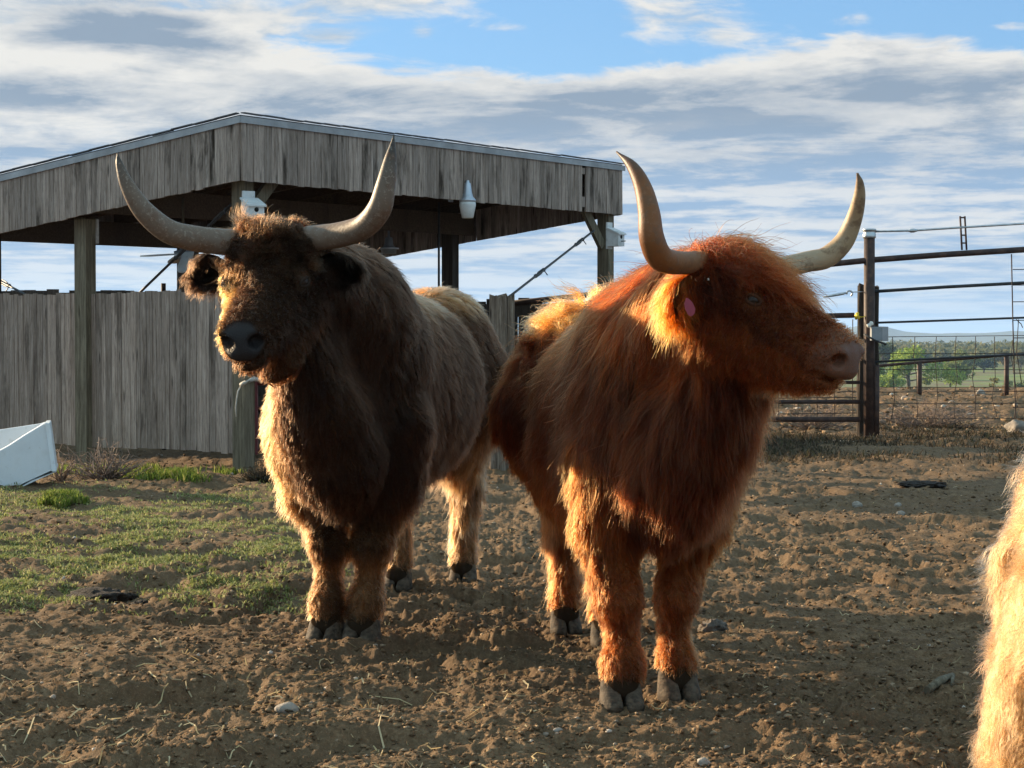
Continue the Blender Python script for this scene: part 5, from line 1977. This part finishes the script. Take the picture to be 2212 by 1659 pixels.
def dark_bull():
    b = SDF()
    fw = unit(V(-0.176, -0.984, 0))
    lf = np.cross(UP, fw)
    A = np.stack([fw, lf, UP])
    tx = np.stack([fw, lf, UP])
    base = V(-0.46, 7.05, 0)
    root = thing('dark_bull', 'dark brown shaggy bull with wide pale horns, facing the camera', 'bull', base)
    # trunk
    b.ell(V(-.575, 6.62, .86), tx, (.36, .235, .40), 'shoulder', .10)
    b.ell(V(-.50, 6.98, .87), tx, (.45, .27, .37), 'body', .10)
    b.ell(V(-.435, 7.32, .85), tx, (.50, .30, .36), 'body', .10)
    b.ell(V(-.33, 7.86, .93), tx, (.30, .27, .31), 'rump', .10)
    b.ell(V(-.32, 7.92, 1.12), tx, (.20, .16, .11), 'rump', .10)
    b.ell(V(-.56, 6.62, 1.16), tx, (.26, .13, .14), 'shoulder', .10)
    # neck, dewlap and brisket
    b.chain([(W(660, 600, 6.14), px_r(92, 6.1)), (W(735, 680, 6.45), px_r(135, 6.4)), (W(765, 760, 6.6), px_r(155, 6.6))], 'neck', .09)
    b.chain([(W(655, 770, 6.10), px_r(62, 6.1)), (W(690, 900, 6.22), px_r(88, 6.2)), (W(735, 1010, 6.30), px_r(82, 6.3)), (W(748, 1070, 6.36), px_r(48, 6.3))], 'chest', .07)
    b.ell(W(700, 930, 6.45), tx, (.22, .20, .24), 'chest', .08)
    # front legs
    hL, hR = G(779, 1384), G(702, 1380)
    for hoof, pts in ((hL, [(850, 930, 6.58, 82), (838, 1040, 6.56, 66), (812, 1135, 6.52, 38), (803, 1180, 6.49, 40), (799, 1238, 6.54, 23), (791, 1302, 6.49, 33), (781, 1350, 6.47, 33)]),
                      (hR, [(655, 930, 6.58, 66), (672, 1050, 6.56, 54), (702, 1140, 6.53, 35), (711, 1182, 6.50, 38), (711, 1238, 6.55, 22), (707, 1300, 6.51, 32), (703, 1345, 6.50, 32)])):
        dy = hoof[1] + 0.03 - pts[-1][2]
        ch = [(W(x, y, Y + dy), px_r(rr_, Y)) for x, y, Y, rr_ in pts]
        b.chain(ch[:3], 'foreleg', .06)
        b.chain(ch[2:], 'leg', .03)
    # hind legs: stifle forward, hock back
    kL, kR = G(999, 1256), G(858, 1270)
    for hoof, hip, dxh in ((kL, V(-.17, 7.86, .82), 1), (kR, V(-.47, 7.86, .82), -1)):
        st_ = hoof + V(-0.03 * dxh, -0.03, 0.58)
        hk = hoof + V(0.015 * dxh, 0.17, 0.37)
        ft = hoof + V(0, 0.06, 0.10)
        b.chain([(hip, .185), (st_, .115)], 'thigh', .08)
        b.chain([(st_, .105), (hk, .058)], 'hindleg', .05)
        b.chain([(hk, .056), (ft + V(0, 0.03, 0.1), .043), (ft, .047), (hoof + V(0, 0.03, 0.05), .052)], 'hindleg', .03)
    # tail
    b.chain([(V(-.29, 8.14, 1.10), .035), (V(-.28, 8.22, .85), .026), (V(-.27, 8.22, .5), .02)], 'tail', .03)
    hd = Head(W(577, 614, 5.93), R(-8), R(29.5), 1.17, 1.16, .78)
    hd.build(b)
    b.ell(W(587, 530, 6.02), hd.ax, (.09, .155, .068), 'poll', .05)
    b.cone(W(640, 650, 6.03), W(606, 778, 5.92), px_r(54, 6), px_r(41, 5.9), 'jaw', .06)
    b.cone(W(600, 775, 5.94), W(588, 806, 5.93), px_r(40, 5.9), px_r(22, 5.9), 'jaw', .03)
    b.cone(hd.P(.05, 0, -.10), W(680, 620, 6.25), .105, .15, 'neck', .06)
    b.cone(hd.P(.14, 0, -.17), W(665, 760, 6.22), .085, .12, 'neck', .06)
    lo = hd.o - V(.38, .45, .45)
    hi = hd.o + V(.38, .30, .30)
    b.grid((lo, hi))
    hd.seat_eyes(b)
    v, f = b.mesh()

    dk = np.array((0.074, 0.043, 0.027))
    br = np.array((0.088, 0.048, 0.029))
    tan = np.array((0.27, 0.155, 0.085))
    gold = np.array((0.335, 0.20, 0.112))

    def style(p, n):
        k = len(p)
        tg = np.array(b.tags(p))
        L = hd.loc(p)
        u, vv, w = L.T
        isT = lambda *a: np.isin(tg, a)
        flow = np.tile(-fw * 0.55 - UP * 1.0, (k, 1))
        length = const(k, .058)
        lift = const(k, .11)
        grav = const(k, 1.6)
        clump = const(k, .55)
        curl = const(k, .22)
        wave = const(k, .30)
        dens = const(k, 1.0)
        col = np.tile(br, (k, 1))
        nz = vec3noise(p, 3.2, 5)[:, 0]
        nz2 = vec3noise(p, 8.0, 9)[:, 0]
        col = col * (1 + 0.45 * nz)[:, None]
        # darker shoulder and belly line, paler back and rump
        m_ = isT('shoulder', 'chest', 'neck')
        col[m_] = (np.array((0.080, 0.046, 0.029)) * (1 + 0.4 * nz[m_])[:, None])
        length[isT('neck')] = .055
        length[isT('chest')] = .048
        length[isT('body')] = .062
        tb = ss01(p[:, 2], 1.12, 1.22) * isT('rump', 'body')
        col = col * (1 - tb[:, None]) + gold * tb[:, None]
        # paler fringes low on the legs; sunlight painted buff on the chest's sun side
        side = -(p - base) @ lf
        cs = ss01(side, 0.11, 0.20) * isT('chest', 'shoulder', 'foreleg', 'neck') * ss01(-p[:, 2], -1.0, -0.82)
        col = col * (1 - cs[:, None] * 0.85) + np.array((0.215, 0.12, 0.056)) * cs[:, None] * 0.85
        m_ = isT('foreleg')
        fl_ = ss01(-p[:, 2], -.62, -.35) * m_
        col = col * (1 - fl_[:, None]) + tan * 0.62 * fl_[:, None]
        flow[m_] = -UP - fw * .25 + 0 * flow[m_]
        length[m_] = .060
        m_ = isT('leg')
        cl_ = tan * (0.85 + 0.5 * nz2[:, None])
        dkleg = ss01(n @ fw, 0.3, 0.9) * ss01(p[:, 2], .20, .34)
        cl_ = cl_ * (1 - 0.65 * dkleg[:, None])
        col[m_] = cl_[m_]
        flow[m_] = -UP + 0 * flow[m_]
        length[m_] = .020
        lift[m_] = .14
        m_ = isT('thigh', 'hindleg')
        hl = ss01(-p[:, 2], -.75, -.5)
        mixc = col * (1 - hl[:, None]) + gold * (0.75 + 0.4 * nz2[:, None]) * hl[:, None]
        col[m_] = mixc[m_]
        flow[m_] = -UP + fw * .1 + 0 * flow[m_]
        length[m_] = .075
        clump[m_] = .75
        m_ = isT('tail')
        length[m_] = .16
        # keep the hooves clear
        length = np.where((p[:, 2] < .15) & isT('leg', 'hindleg'), .022, length)
        dens[(p[:, 2] < .080)] = 0.0
        # head
        hm = isT('head', 'jaw', 'muzzle', 'chin', 'poll') & (u > -.16)
        fh = np.where((w > -.07)[:, None], hd.a * 1.0 + hd.l * np.sign(vv)[:, None] * .35, hd.a * .15 - UP * .9 - hd.a * .3)
        flow[hm] = fh[hm]
        hl_ = np.interp(u, [0, .08, .15, .32, .40, .44, .5], [.070, .046, .016, .015, .012, .008, .006])
        length[hm] = hl_[hm]
        length = np.where(isT('jaw') & hm, .020, length)
        length = np.where(isT('chin'), .022, length)
        length = np.where(isT('poll'), .060, length)
        clump[hm] = .65
        curl[hm] = .40
        wave[hm] = .50
        lift[hm] = .08
        grav[hm] = .9
        col[hm] = (dk * (1 + .5 * nz[:, None]))[hm]
        # rusty poll tuft; sunlight painted as buff on the sun-side cheek
        pt = hm * ss01(-u, -.13, -.06) * ss01(w, -.07, -.02)
        col = col * (1 - 0.7 * pt[:, None]) + np.array((.13, .07, .035)) * 0.7 * pt[:, None]
        rc = hm * ss01(-vv, .045, .078) * ss01(u, .12, .2)
        col = col * (1 - 0.85 * rc[:, None]) + np.array((.40, .235, .09)) * 0.85 * rc[:, None]
        ck = hm * isT('jaw', 'chin') * ss01(-w, .13, .18) * 0.6
        col = col * (1 - ck[:, None]) + np.array((.12, .06, .03)) * ck[:, None]
        # bare nose, eye hollow
        nose = hm & (u > .445) & ((vv / .056) ** 2 + ((w + .060) / .046) ** 2 < 1)
        dens[nose] = 0.0
        for g in (-1, 1):
            de = np.linalg.norm(p - hd.eyep(g), axis=1)
            dens[de < .025] = 0.0
            length = np.where(de < .055, np.minimum(length, .008), length)
        back = (n @ UP) > .75
        lift = np.where(back & isT('body', 'rump'), .34, lift)
        return dict(flow=flow, length=length, lift=lift, grav=grav, clump=clump, curl=curl, wave=wave, color=np.clip(col, .006, .9), dens=dens, tip=.35, rad=np.where(hm, .50, .74))

    st = style(v, norm_rows(b.grad(v)))
    L = hd.loc(v)
    hm = np.isin(b.tags(v), ('muzzle', 'chin', 'head')) & (L[:, 0] > .43) & (L[:, 2] > -.115)
    bare = hm * ss01(L[:, 0], .435, .455) * (1 - ss01((L[:, 1] / .056) ** 2 + ((L[:, 2] + .060) / .046) ** 2, .9, 1.3))
    col = st['color'] * 0.6
    low = (ss01(-v[:, 2], -.10, -.075) * np.isin(b.tags(v), ('leg', 'hindleg')))[:, None]
    col = col * (1 - low) + np.array((.030, .021, .014)) * low
    col = col * (1 - bare[:, None]) + np.array((.015, .013, .014)) * bare[:, None]
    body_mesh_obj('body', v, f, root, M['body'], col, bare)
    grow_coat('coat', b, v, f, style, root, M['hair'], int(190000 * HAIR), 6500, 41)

    def locks(p, n):
        st = style(p, n)
        u, vv, w = hd.loc(p).T
        k = len(p)
        on = (np.abs(vv) < .11) & (u > -.06) & (u < .22) & (w > -.10) & (st['dens'] > 0)
        for g in (-1, 1):
            on &= np.linalg.norm(p - hd.eyep(g), axis=1) > .05
        st['dens'] = on * (1.0 - .65 * ss01(u, .12, .30))
        nz = vec3noise(p, 10.0, 33)
        st['flow'] = np.tile(hd.a * .9 - UP * .2, (k, 1)) + hd.l * np.sign(vv)[:, None] * .4 + nz * .8
        st['length'] = np.interp(u, [0, .1, .3], [.052, .085, .055])
        st['lift'] = np.interp(u, [0, .1], [.12, .26])
        st['curl'] = const(k, 1.3)
        st['clump'] = const(k, .85)
        st['wave'] = const(k, .9)
        st['color'] = np.array((.085, .048, .026)) * (1 + .7 * nz[:, :1])
        st['rad'] = const(k, .62)
        return st
    grow_coat('forelock', b, v, f, locks, root, M['hair'], int(7000 * HAIR), 130, 53)
    # horns
    hm1 = m_horn('dark_bull_horn', (.17, .135, .11), (.135, .098, .072), (.042, .034, .029), .22)
    hy = 5.98
    sweep([W(x, y, Y) for x, y, Y in ((535, 528, 6.04), (500, 524, 6.02), (465, 521, 6.0), (425, 516, 5.97), (365, 500, 5.92), (310, 455, 5.88), (275, 400, 5.86), (258, 355, 5.86), (254, 331, 5.87))],
          [px_r(q, 5.95) for q in (29, 29, 28.5, 28, 26, 22.5, 15.5, 8, 1.5)], 'horn', hm1, root, bumps=.012)
    sweep([W(x, y, Y) for x, y, Y in ((635, 521, 6.04), (665, 516, 6.0), (690, 513, 5.98), (735, 507, 5.93), (785, 490, 5.86), (819, 452, 5.80), (833, 400, 5.78), (843, 345, 5.79), (851, 291, 5.80))],
          [px_r(q, 5.9) for q in (28, 28, 28, 27.5, 26.5, 26, 21, 13.5, 1.5)], 'horn', hm1, root, bumps=.012)
    # ears
    for i, (ba, ti, fc, wd) in enumerate(((W(690, 583, 6.05), W(778, 556, 6.05), V(-.2, -1, -.45), .115), (W(500, 592, 6.03), W(408, 566, 6.10), V(.1, -1, -.35), .12))):
        o, ev, ef, d, fcv = make_ear(ba, ti, fc, wd, root, M['body'], .03)
        a = o.data.attributes.new('coat', 'FLOAT_COLOR', 'POINT')
        a.data.foreach_set('color', np.ascontiguousarray(np.tile((.022, .015, .012, 1.0), (len(ev), 1)).ravel(), np.float32))
        grow_coat('ear_hair', Simple(), ev, ef, ear_style(d, .05, (.045, .028, .018)), o, M['hair'], int(3200 * HAIR), 160, 77 + i)
    for g in (-1, 1):
        hd.eye(g, root, M['eye'], M['lid'] if 'dark' in root.name else M['redlid'])
    for h_ in (hL, hR):
        make_hoof(h_ + V(0, .012, -.004), fw, root, M['hoof'], .066, .070, .066)
    for h_ in (kL, kR):
        make_hoof(h_ + V(0, .012, -.004), fw, root, M['hoof'], .060, .066, .060)
    return root


# ------------------------------------------------------------------ red bull
def red_bull():
    b = SDF()
    fw = unit(V(0.134, -0.991, 0))
    lf = np.cross(UP, fw)
    tx = np.stack([fw, lf, UP])
    base = V(.32, 5.9, 0)
    root = thing('red_bull', 'long haired rust red bull with upswept horns, head turned to the right', 'bull', base)
    b.ell(V(.385, 5.60, .80), tx, (.34, .215, .35), 'shoulder', .10)
    b.ell(V(.335, 6.02, .80), tx, (.52, .245, .305), 'body', .10)
    b.ell(V(.26, 6.58, .86), tx, (.28, .23, .28), 'rump', .10)
    b.ell(V(.255, 6.62, 1.06), tx, (.20, .15, .09), 'rump', .10)
    b.ell(V(.39, 5.62, 1.08), tx, (.24, .12, .11), 'shoulder', .10)
    hd = Head(W(1652, 654, 5.02), R(53), R(28.5), 1.01, 1.05, 1.08)
    b.chain([(W(1570, 640, 5.16), .125), (W(1500, 690, 5.36), .165), (W(1420, 760, 5.58), .20)], 'neck', .09)
    b.chain([(W(1590, 800, 5.14), .09), (W(1510, 920, 5.24), .125), (W(1465, 1040, 5.28), .12), (W(1460, 1110, 5.3), .08)], 'chest', .07)
    b.ell(W(1450, 980, 5.42), tx, (.20, .19, .22), 'chest', .08)
    hR, hL = G(1344, 1524), G(1468, 1504)
    for hoof, pts in ((hR, [(1305, 1000, 5.5, 78), (1310, 1130, 5.48, 62), (1325, 1250, 5.42, 42), (1334, 1298, 5.39, 44), (1342, 1368, 5.42, 26), (1344, 1436, 5.37, 38), (1344, 1480, 5.35, 37)]),
                      (hL, [(1520, 1000, 5.55, 78), (1500, 1120, 5.5, 60), (1470, 1240, 5.46, 38), (1462, 1290, 5.44, 40), (1455, 1358, 5.47, 23), (1460, 1424, 5.43, 34), (1466, 1468, 5.41, 34)])):
        dy = hoof[1] + 0.03 - pts[-1][2]
        ch = [(W(x, y, Y + dy), px_r(rr_, Y)) for x, y, Y, rr_ in pts]
        b.chain(ch[:3], 'foreleg', .06)
        b.chain(ch[2:], 'leg', .03)
    kR, kL = G(1223, 1360), G(1312, 1388)
    for hoof, hip, dxh in ((kR, V(.10, 6.58, .78), -1), (kL, V(.40, 6.58, .78), 1)):
        st_ = hoof + V(-0.02 * dxh, -0.04, 0.52)
        hk = hoof + V(0.01 * dxh, 0.16, 0.34)
        ft = hoof + V(0, 0.06, 0.10)
        b.chain([(hip, .165), (st_, .105)], 'thigh', .08)
        b.chain([(st_, .098), (hk, .054)], 'hindleg', .05)
        b.chain([(hk, .052), (ft + V(0, 0.03, 0.1), .042), (ft, .046), (hoof + V(0, 0.03, 0.05), .050)], 'hindleg', .03)
    b.chain([(V(.25, 6.84, 1.02), .035), (V(.25, 6.92, .8), .026), (V(.25, 6.92, .45), .02)], 'tail', .03)
    hd.build(b)
    b.ell(hd.P(.085, 0, -.044), hd.ax, (.105, .125, .064), 'poll', .05)
    b.cone(hd.P(.15, 0, -.205), hd.P(.38, 0, -.160), .070, .046, 'jaw', .05)
    b.cone(hd.P(.05, 0, -.10), W(1540, 660, 5.26), .105, .15, 'neck', .06)
    b.cone(hd.P(.13, 0, -.17), W(1560, 780, 5.22), .085, .12, 'neck', .06)
    lo = hd.o - V(.35, .45, .45)
    hi = hd.o + V(.50, .30, .30)
    b.grid((lo, hi))
    hd.seat_eyes(b)
    v, f = b.mesh()

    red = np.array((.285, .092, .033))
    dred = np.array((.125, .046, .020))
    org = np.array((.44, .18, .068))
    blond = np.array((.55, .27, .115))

    def style(p, n):
        k = len(p)
        tg = np.array(b.tags(p))
        L = hd.loc(p)
        u, vv, w = L.T
        isT = lambda *a: np.isin(tg, a)
        nz = vec3noise(p, 3.0, 15)[:, 0]
        nz2 = vec3noise(p, 8.0, 19)[:, 0]
        flow = np.tile(-fw * 0.45 - UP * 1.0, (k, 1))
        length = const(k, .140)
        lift = const(k, .12)
        grav = const(k, 2.2)
        clump = const(k, .70)
        curl = const(k, .20)
        wave = const(k, .30)
        dens = const(k, 1.0)
        col = np.tile(red * .52, (k, 1)) * (1 + .35 * nz)[:, None]  # flank red darkened to paint its shade
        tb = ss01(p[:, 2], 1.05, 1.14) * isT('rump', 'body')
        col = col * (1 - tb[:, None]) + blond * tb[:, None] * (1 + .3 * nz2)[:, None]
        # curly top of the rump
        curl = np.where(isT('rump') & (p[:, 2] > .98), .8, curl)
        wave = np.where(isT('rump') & (p[:, 2] > .98), 1.1, wave)
        length = np.where(isT('rump'), .11, length)
        lift = np.where(isT('rump') & (p[:, 2] > .98), .42, lift)
        m_ = isT('neck')
        length[m_] = .145
        col[m_] = (red * (1.0 + .4 * nz2[:, None]))[m_]  # sunlit neck painted in the full red
        m_ = isT('chest', 'shoulder')
        length[m_] = np.interp(p[:, 2], [.50, .85], [.060, .130])[m_]
        col[m_] = (dred * (1.15 + .4 * nz[:, None]))[m_]  # chest and shoulder coloured darker to paint their shade
        flow[m_] = -UP - fw * .18 + 0 * flow[m_]
        m_ = isT('foreleg')
        flow[m_] = -UP - fw * .1 + 0 * flow[m_]
        length[m_] = np.interp(p[:, 2], [.40, .65], [.040, .085])[m_]
        col[m_] = (org * (.58 + .3 * nz2[:, None]))[m_]
        m_ = isT('leg')
        flow[m_] = -UP + 0 * flow[m_]
        length[m_] = .024
        lift[m_] = .15
        clump[m_] = .5
        col[m_] = (np.array((.29, .12, .052)) * (.9 + .4 * nz2[:, None]))[m_]
        m_ = isT('thigh', 'hindleg')
        flow[m_] = -UP + 0 * flow[m_]
        length[m_] = .075
        hl = ss01(-p[:, 2], -.6, -.4)
        cc = col * (1 - hl[:, None]) + np.array((.30, .13, .058)) * hl[:, None]
        col[m_] = cc[m_]
        length = np.where((p[:, 2] < .15) & isT('leg', 'hindleg'), .022, length)
        dens[(p[:, 2] < .080)] = 0.0
        m_ = isT('tail')
        length[m_] = .18
        hm = isT('head', 'jaw', 'muzzle', 'chin', 'poll') & (u > -.16)
        fh = np.where((w > -.09)[:, None], hd.a * .9 + hd.l * np.sign(vv)[:, None] * .55, -UP * .9 - hd.a * .35)
        flow[hm] = fh[hm]
        hl_ = np.interp(u, [-.05, .06, .12, .18, .24, .34, .41, .44, .5], [.13, .14, .11, .034, .015, .014, .012, .008, .006])
        length[hm] = hl_[hm]
        length = np.where(isT('jaw') & hm, np.interp(u, [.1, .2, .34, .42], [.08, .07, .035, .016]), length)
        length = np.where(isT('chin'), .035, length)
        length = np.where(isT('poll'), .145, length)
        length = np.where(hm & (np.abs(vv) > .045) & (u > .03), np.minimum(length, np.interp(u, [.03, .09, .14, .2], [.13, .08, .042, .026])), length)
        lift[hm] = np.where(isT('poll'), .20, .08)[hm]
        curl[hm] = .30
        wave[hm] = .40
        grav[hm] = 1.3
        clump[hm] = .72
        col[hm] = (dred * (1.25 + .6 * nz2[:, None]))[hm]
        pt = hm * ss01(-u, -.16, -.08)
        col = col * (1 - pt[:, None]) + red * (.70 + .3 * nz2[:, None]) * pt[:, None]
        jb = hm * isT('jaw', 'chin') * 0.55
        col = col * (1 - jb[:, None]) + np.array((.27, .095, .032)) * jb[:, None]
        nose = hm & (u > .405) & (w > -.15)
        length[nose] = np.minimum(length[nose], .010)
        col[nose] = np.array((.25, .10, .046))
        dens[nose & (u > .43)] = .6
        dens[hm & (u > .468) & (w > -.112)] = 0.0
        length = np.where(hm & (u > .41), .006, length)
        for g in (-1, 1):
            de = np.linalg.norm(p - hd.eyep(g), axis=1)
            dens[de < .025] = 0.0
            length = np.where((de < .06) & (u > .15), np.minimum(length, .010), length)
        return dict(flow=flow, length=length, lift=lift, grav=grav, clump=clump, curl=curl, wave=wave, color=np.clip(col, .006, .9), dens=dens, tip=.2, rad=np.where(hm & ~isT('poll'), .52, .78))

    st = style(v, norm_rows(b.grad(v)))
    L = hd.loc(v)
    hm = np.isin(b.tags(v), ('muzzle', 'chin', 'head')) & (L[:, 0] > .38)
    bare = hm * ss01(L[:, 0], .385, .425) * ss01(L[:, 2], -.135, -.115)
    col = st['color'] * 0.6
    low = (ss01(-v[:, 2], -.10, -.075) * np.isin(b.tags(v), ('leg', 'hindleg')))[:, None]
    col = col * (1 - low) + np.array((.030, .021, .014)) * low
    col = col * (1 - bare[:, None]) + np.array((.115, .052, .031)) * bare[:, None]
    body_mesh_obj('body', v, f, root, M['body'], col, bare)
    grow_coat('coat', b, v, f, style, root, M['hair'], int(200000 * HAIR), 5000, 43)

    def locks(p, n):
        st = style(p, n)
        u, vv, w = hd.loc(p).T
        k = len(p)
        on = (vv > -.10) & (vv < .13) & (u > -.08) & (u < .16) & (w > -.07)
        st['dens'] = on * 1.0
        nz = vec3noise(p, 9.0, 34)
        st['flow'] = np.tile(hd.a * .9, (k, 1)) + hd.l * (vv * 5)[:, None] + nz * .35
        st['length'] = np.where(vv < -.03, np.interp(u, [-.08, .02, .1], [.15, .115, .06]), np.interp(u, [-.08, .05, .16], [.17, .20, .17]))
        st['lift'] = np.where(vv > .02, .36, .20)
        st['grav'] = const(k, 2.4)
        st['curl'] = const(k, .55)
        st['clump'] = const(k, .82)
        st['wave'] = const(k, .5)
        st['color'] = red * (.66 + .45 * nz[:, :1])
        st['rad'] = const(k, .72)
        return st
    grow_coat('forelock', b, v, f, locks, root, M['hair'], int(16000 * HAIR), 330, 54)
    h1 = m_horn('red_bull_horn', (.19, .125, .08), (.165, .062, .020), (.05, .024, .015), .05)
    h2 = m_horn('red_bull_far_horn', (.29, .235, .17), (.31, .225, .135), (.15, .09, .05), .12)
    sweep([W(x, y, Y) for x, y, Y in ((1560, 560, 5.10), (1515, 564, 5.02), (1470, 568, 4.95), (1428, 558, 4.88), (1408, 515, 4.84), (1402, 460, 4.85), (1389, 405, 4.88), (1366, 360, 4.92), (1332, 328, 4.98))],
          [px_r(q, 4.95) for q in (24, 24, 25, 28, 27, 23.5, 19, 12.5, 2)], 'horn', h1, root, bumps=.012)
    sweep([W(x, y, Y) for x, y, Y in ((1640, 590, 5.14), (1700, 576, 5.18), (1745, 565, 5.22), (1785, 556, 5.24), (1822, 523, 5.24), (1844, 475, 5.22), (1856, 428, 5.18), (1857, 395, 5.16), (1852, 374, 5.15))],
          [px_r(q, 5.2) for q in (22, 23, 23, 23.5, 21.5, 18, 13.5, 8.5, 2.5)], 'horn', h2, root, bumps=.015)
    o, ev, ef, d, fcv = make_ear(W(1522, 604, 5.02), W(1462, 672, 5.02), V(.5, -1, -.1), .135, root, M['body'], .03)
    a = o.data.attributes.new('coat', 'FLOAT_COLOR', 'POINT')
    a.data.foreach_set('color', np.ascontiguousarray(np.tile((.05, .02, .012, 1.0), (len(ev), 1)).ravel(), np.float32))
    grow_coat('ear_hair', Simple(), ev, ef, ear_style(d, .085, (.36, .14, .04)), o, M['hair'], int(5200 * HAIR), 200, 91)
    o2, ev, ef, d, fcv = make_ear(hd.P(.06, .10, -.09), hd.P(.06, .25, -.14), hd.a, .12, root, M['body'], .03)
    a = o2.data.attributes.new('coat', 'FLOAT_COLOR', 'POINT')
    a.data.foreach_set('color', np.ascontiguousarray(np.tile((.05, .02, .012, 1.0), (len(ev), 1)).ravel(), np.float32))
    grow_coat('ear_hair', Simple(), ev, ef, ear_style(d, .085, (.30, .11, .035)), o2, M['hair'], int(3500 * HAIR), 160, 92)
    # ear tag hanging in the ear
    tc_ = [W(x, y, 4.93) for x, y in ((1482, 643), (1489, 646), (1496, 654), (1502, 668), (1500, 678), (1493, 684), (1486, 680), (1480, 668), (1478, 657), (1480, 650))]
    poly_slab(tc_, V(.001, .004, 0), M['tag'], 'ear_tag', root, 0.0015)
    MB().lathe(W(1530, 604, 4.96), V(0, -1, 0.2), [(0, .004), (.003, .004), (.004, .002)], 10).obj('tag_stud', M['galv'], root)
    for g in (-1, 1):
        hd.eye(g, root, M['eye'], M['lid'] if 'dark' in root.name else M['redlid'])
    for h_ in (hR, hL):
        make_hoof(h_ + V(0, .012, -.004), fw, root, M['hoof'], .062, .066, .064)
    for h_ in (kR, kL):
        make_hoof(h_ + V(0, .012, -.004), fw, root, M['hoof'], .056, .062, .058)
    return root


# ------------------------------------------------------------------ blond calf at the edge of the picture
def blond_calf():
    b = SDF()
    fw = unit(V(0.93, -0.36, 0))            # faces out of the picture to the right
    lf = np.cross(UP, fw)
    tx = np.stack([fw, lf, UP])
    Y = 4.15
    rx = W(2312, 1000, Y)[0]
    base = V(rx + .35, Y, 0)
    root = thing('blond_calf', 'curly blond calf at the right edge, only its rump and hind leg in view', 'calf', base)
    P = lambda a, l, z: V(rx, Y, 0) + fw * a + lf * l + UP * z
    b.ell(P(.12, 0, .67), tx, (.21, .17, .22), 'rump', .08)
    b.ell(P(.48, 0, .60), tx, (.42, .18, .21), 'body', .08)
    b.ell(P(.85, 0, .60), tx, (.24, .16, .22), 'body', .08)
    b.chain([(P(.95, 0, .68), .13), (P(1.18, .02, .82), .10)], 'body', .06)
    b.ell(P(1.26, .03, .84), tx, (.13, .085, .095), 'body', .05)
    b.chain([(P(1.28, .03, .84), .075), (P(1.45, .05, .74), .055)], 'body', .04)
    for s_ in (-.105, .105):
        b.chain([(P(.10, s_, .64), .15), (P(.04, s_, .45), .128), (P(-.02, s_, .28), .112), (P(-.045, s_, .14), .102), (P(-.055, s_, .04), .095)], 'leg', .09)
        b.chain([(P(.88, s_, .48), .09), (P(.89, s_, .28), .055), (P(.89, s_, .12), .045), (P(.90, s_, .05), .048)], 'leg', .04)
    b.chain([(P(-.05, 0, .70), .04), (P(-.12, 0, .55), .035), (P(-.13, 0, .3), .03)], 'tail', .04)
    b.grid((P(-.4, -.4, 0) * 0 + V(99, 99, 99), V(99.1, 99.1, 99.1)) if False else (P(-.1, 0, .2), P(-.1, 0, .2) + V(.05, .05, .05)), 0.016, 0.014)
    v, f = b.mesh()

    def style(p, n):
        k = len(p)
        nz = vec3noise(p, 4.0, 25)[:, 0]
        near = ss01(-((p - base) @ fw), -.25, .15)
        col = np.array((.49, .31, .185)) * (1 + .16 * nz)[:, None]
        flow = np.tile(-UP - fw * .45, (k, 1))
        return dict(flow=flow, length=const(k, .062), lift=const(k, .36), grav=const(k, 1.2), clump=const(k, .4), curl=const(k, .6), wave=const(k, .8),
                    color=np.clip(col, .01, .92), dens=.12 + near, tip=.12)
    st = style(v, norm_rows(b.grad(v)))
    body_mesh_obj('body', v, f, root, M['body'], st['color'] * .8, np.zeros(len(v)))
    grow_coat('coat', b, v, f, style, root, M['hair'], int(60000 * HAIR), 2600, 47, npts=10, rscale=.9)
    for s_ in (-.105, .105):
        make_hoof(P(-.07, s_, 0), fw, root, M['hoof'], .045, .05, .05)
        make_hoof(P(.93, s_, 0), fw, root, M['hoof'], .045, .05, .05)
    return root


dark_bull()
red_bull()
blond_calf()


# ------------------------------------------------------------------ air
hz = MB().box((0, 7750, 44), V(12000, 0, 0), V(0, 7800, 0), V(0, 0, 66)).obj('haze', None)
m, t, out = mat('thin_haze')
vol = t.node('ShaderNodeVolumePrincipled', {'Color': (0.42, 0.64, 1.0), 'Density': 0.00010, 'Anisotropy': 0.2})
t.l.new(vol.outputs[0], out.inputs['Volume'])
hz.data.materials.append(m)
tag(hz, 'thin blue haze in the air over the valley', 'haze', kind='stuff')
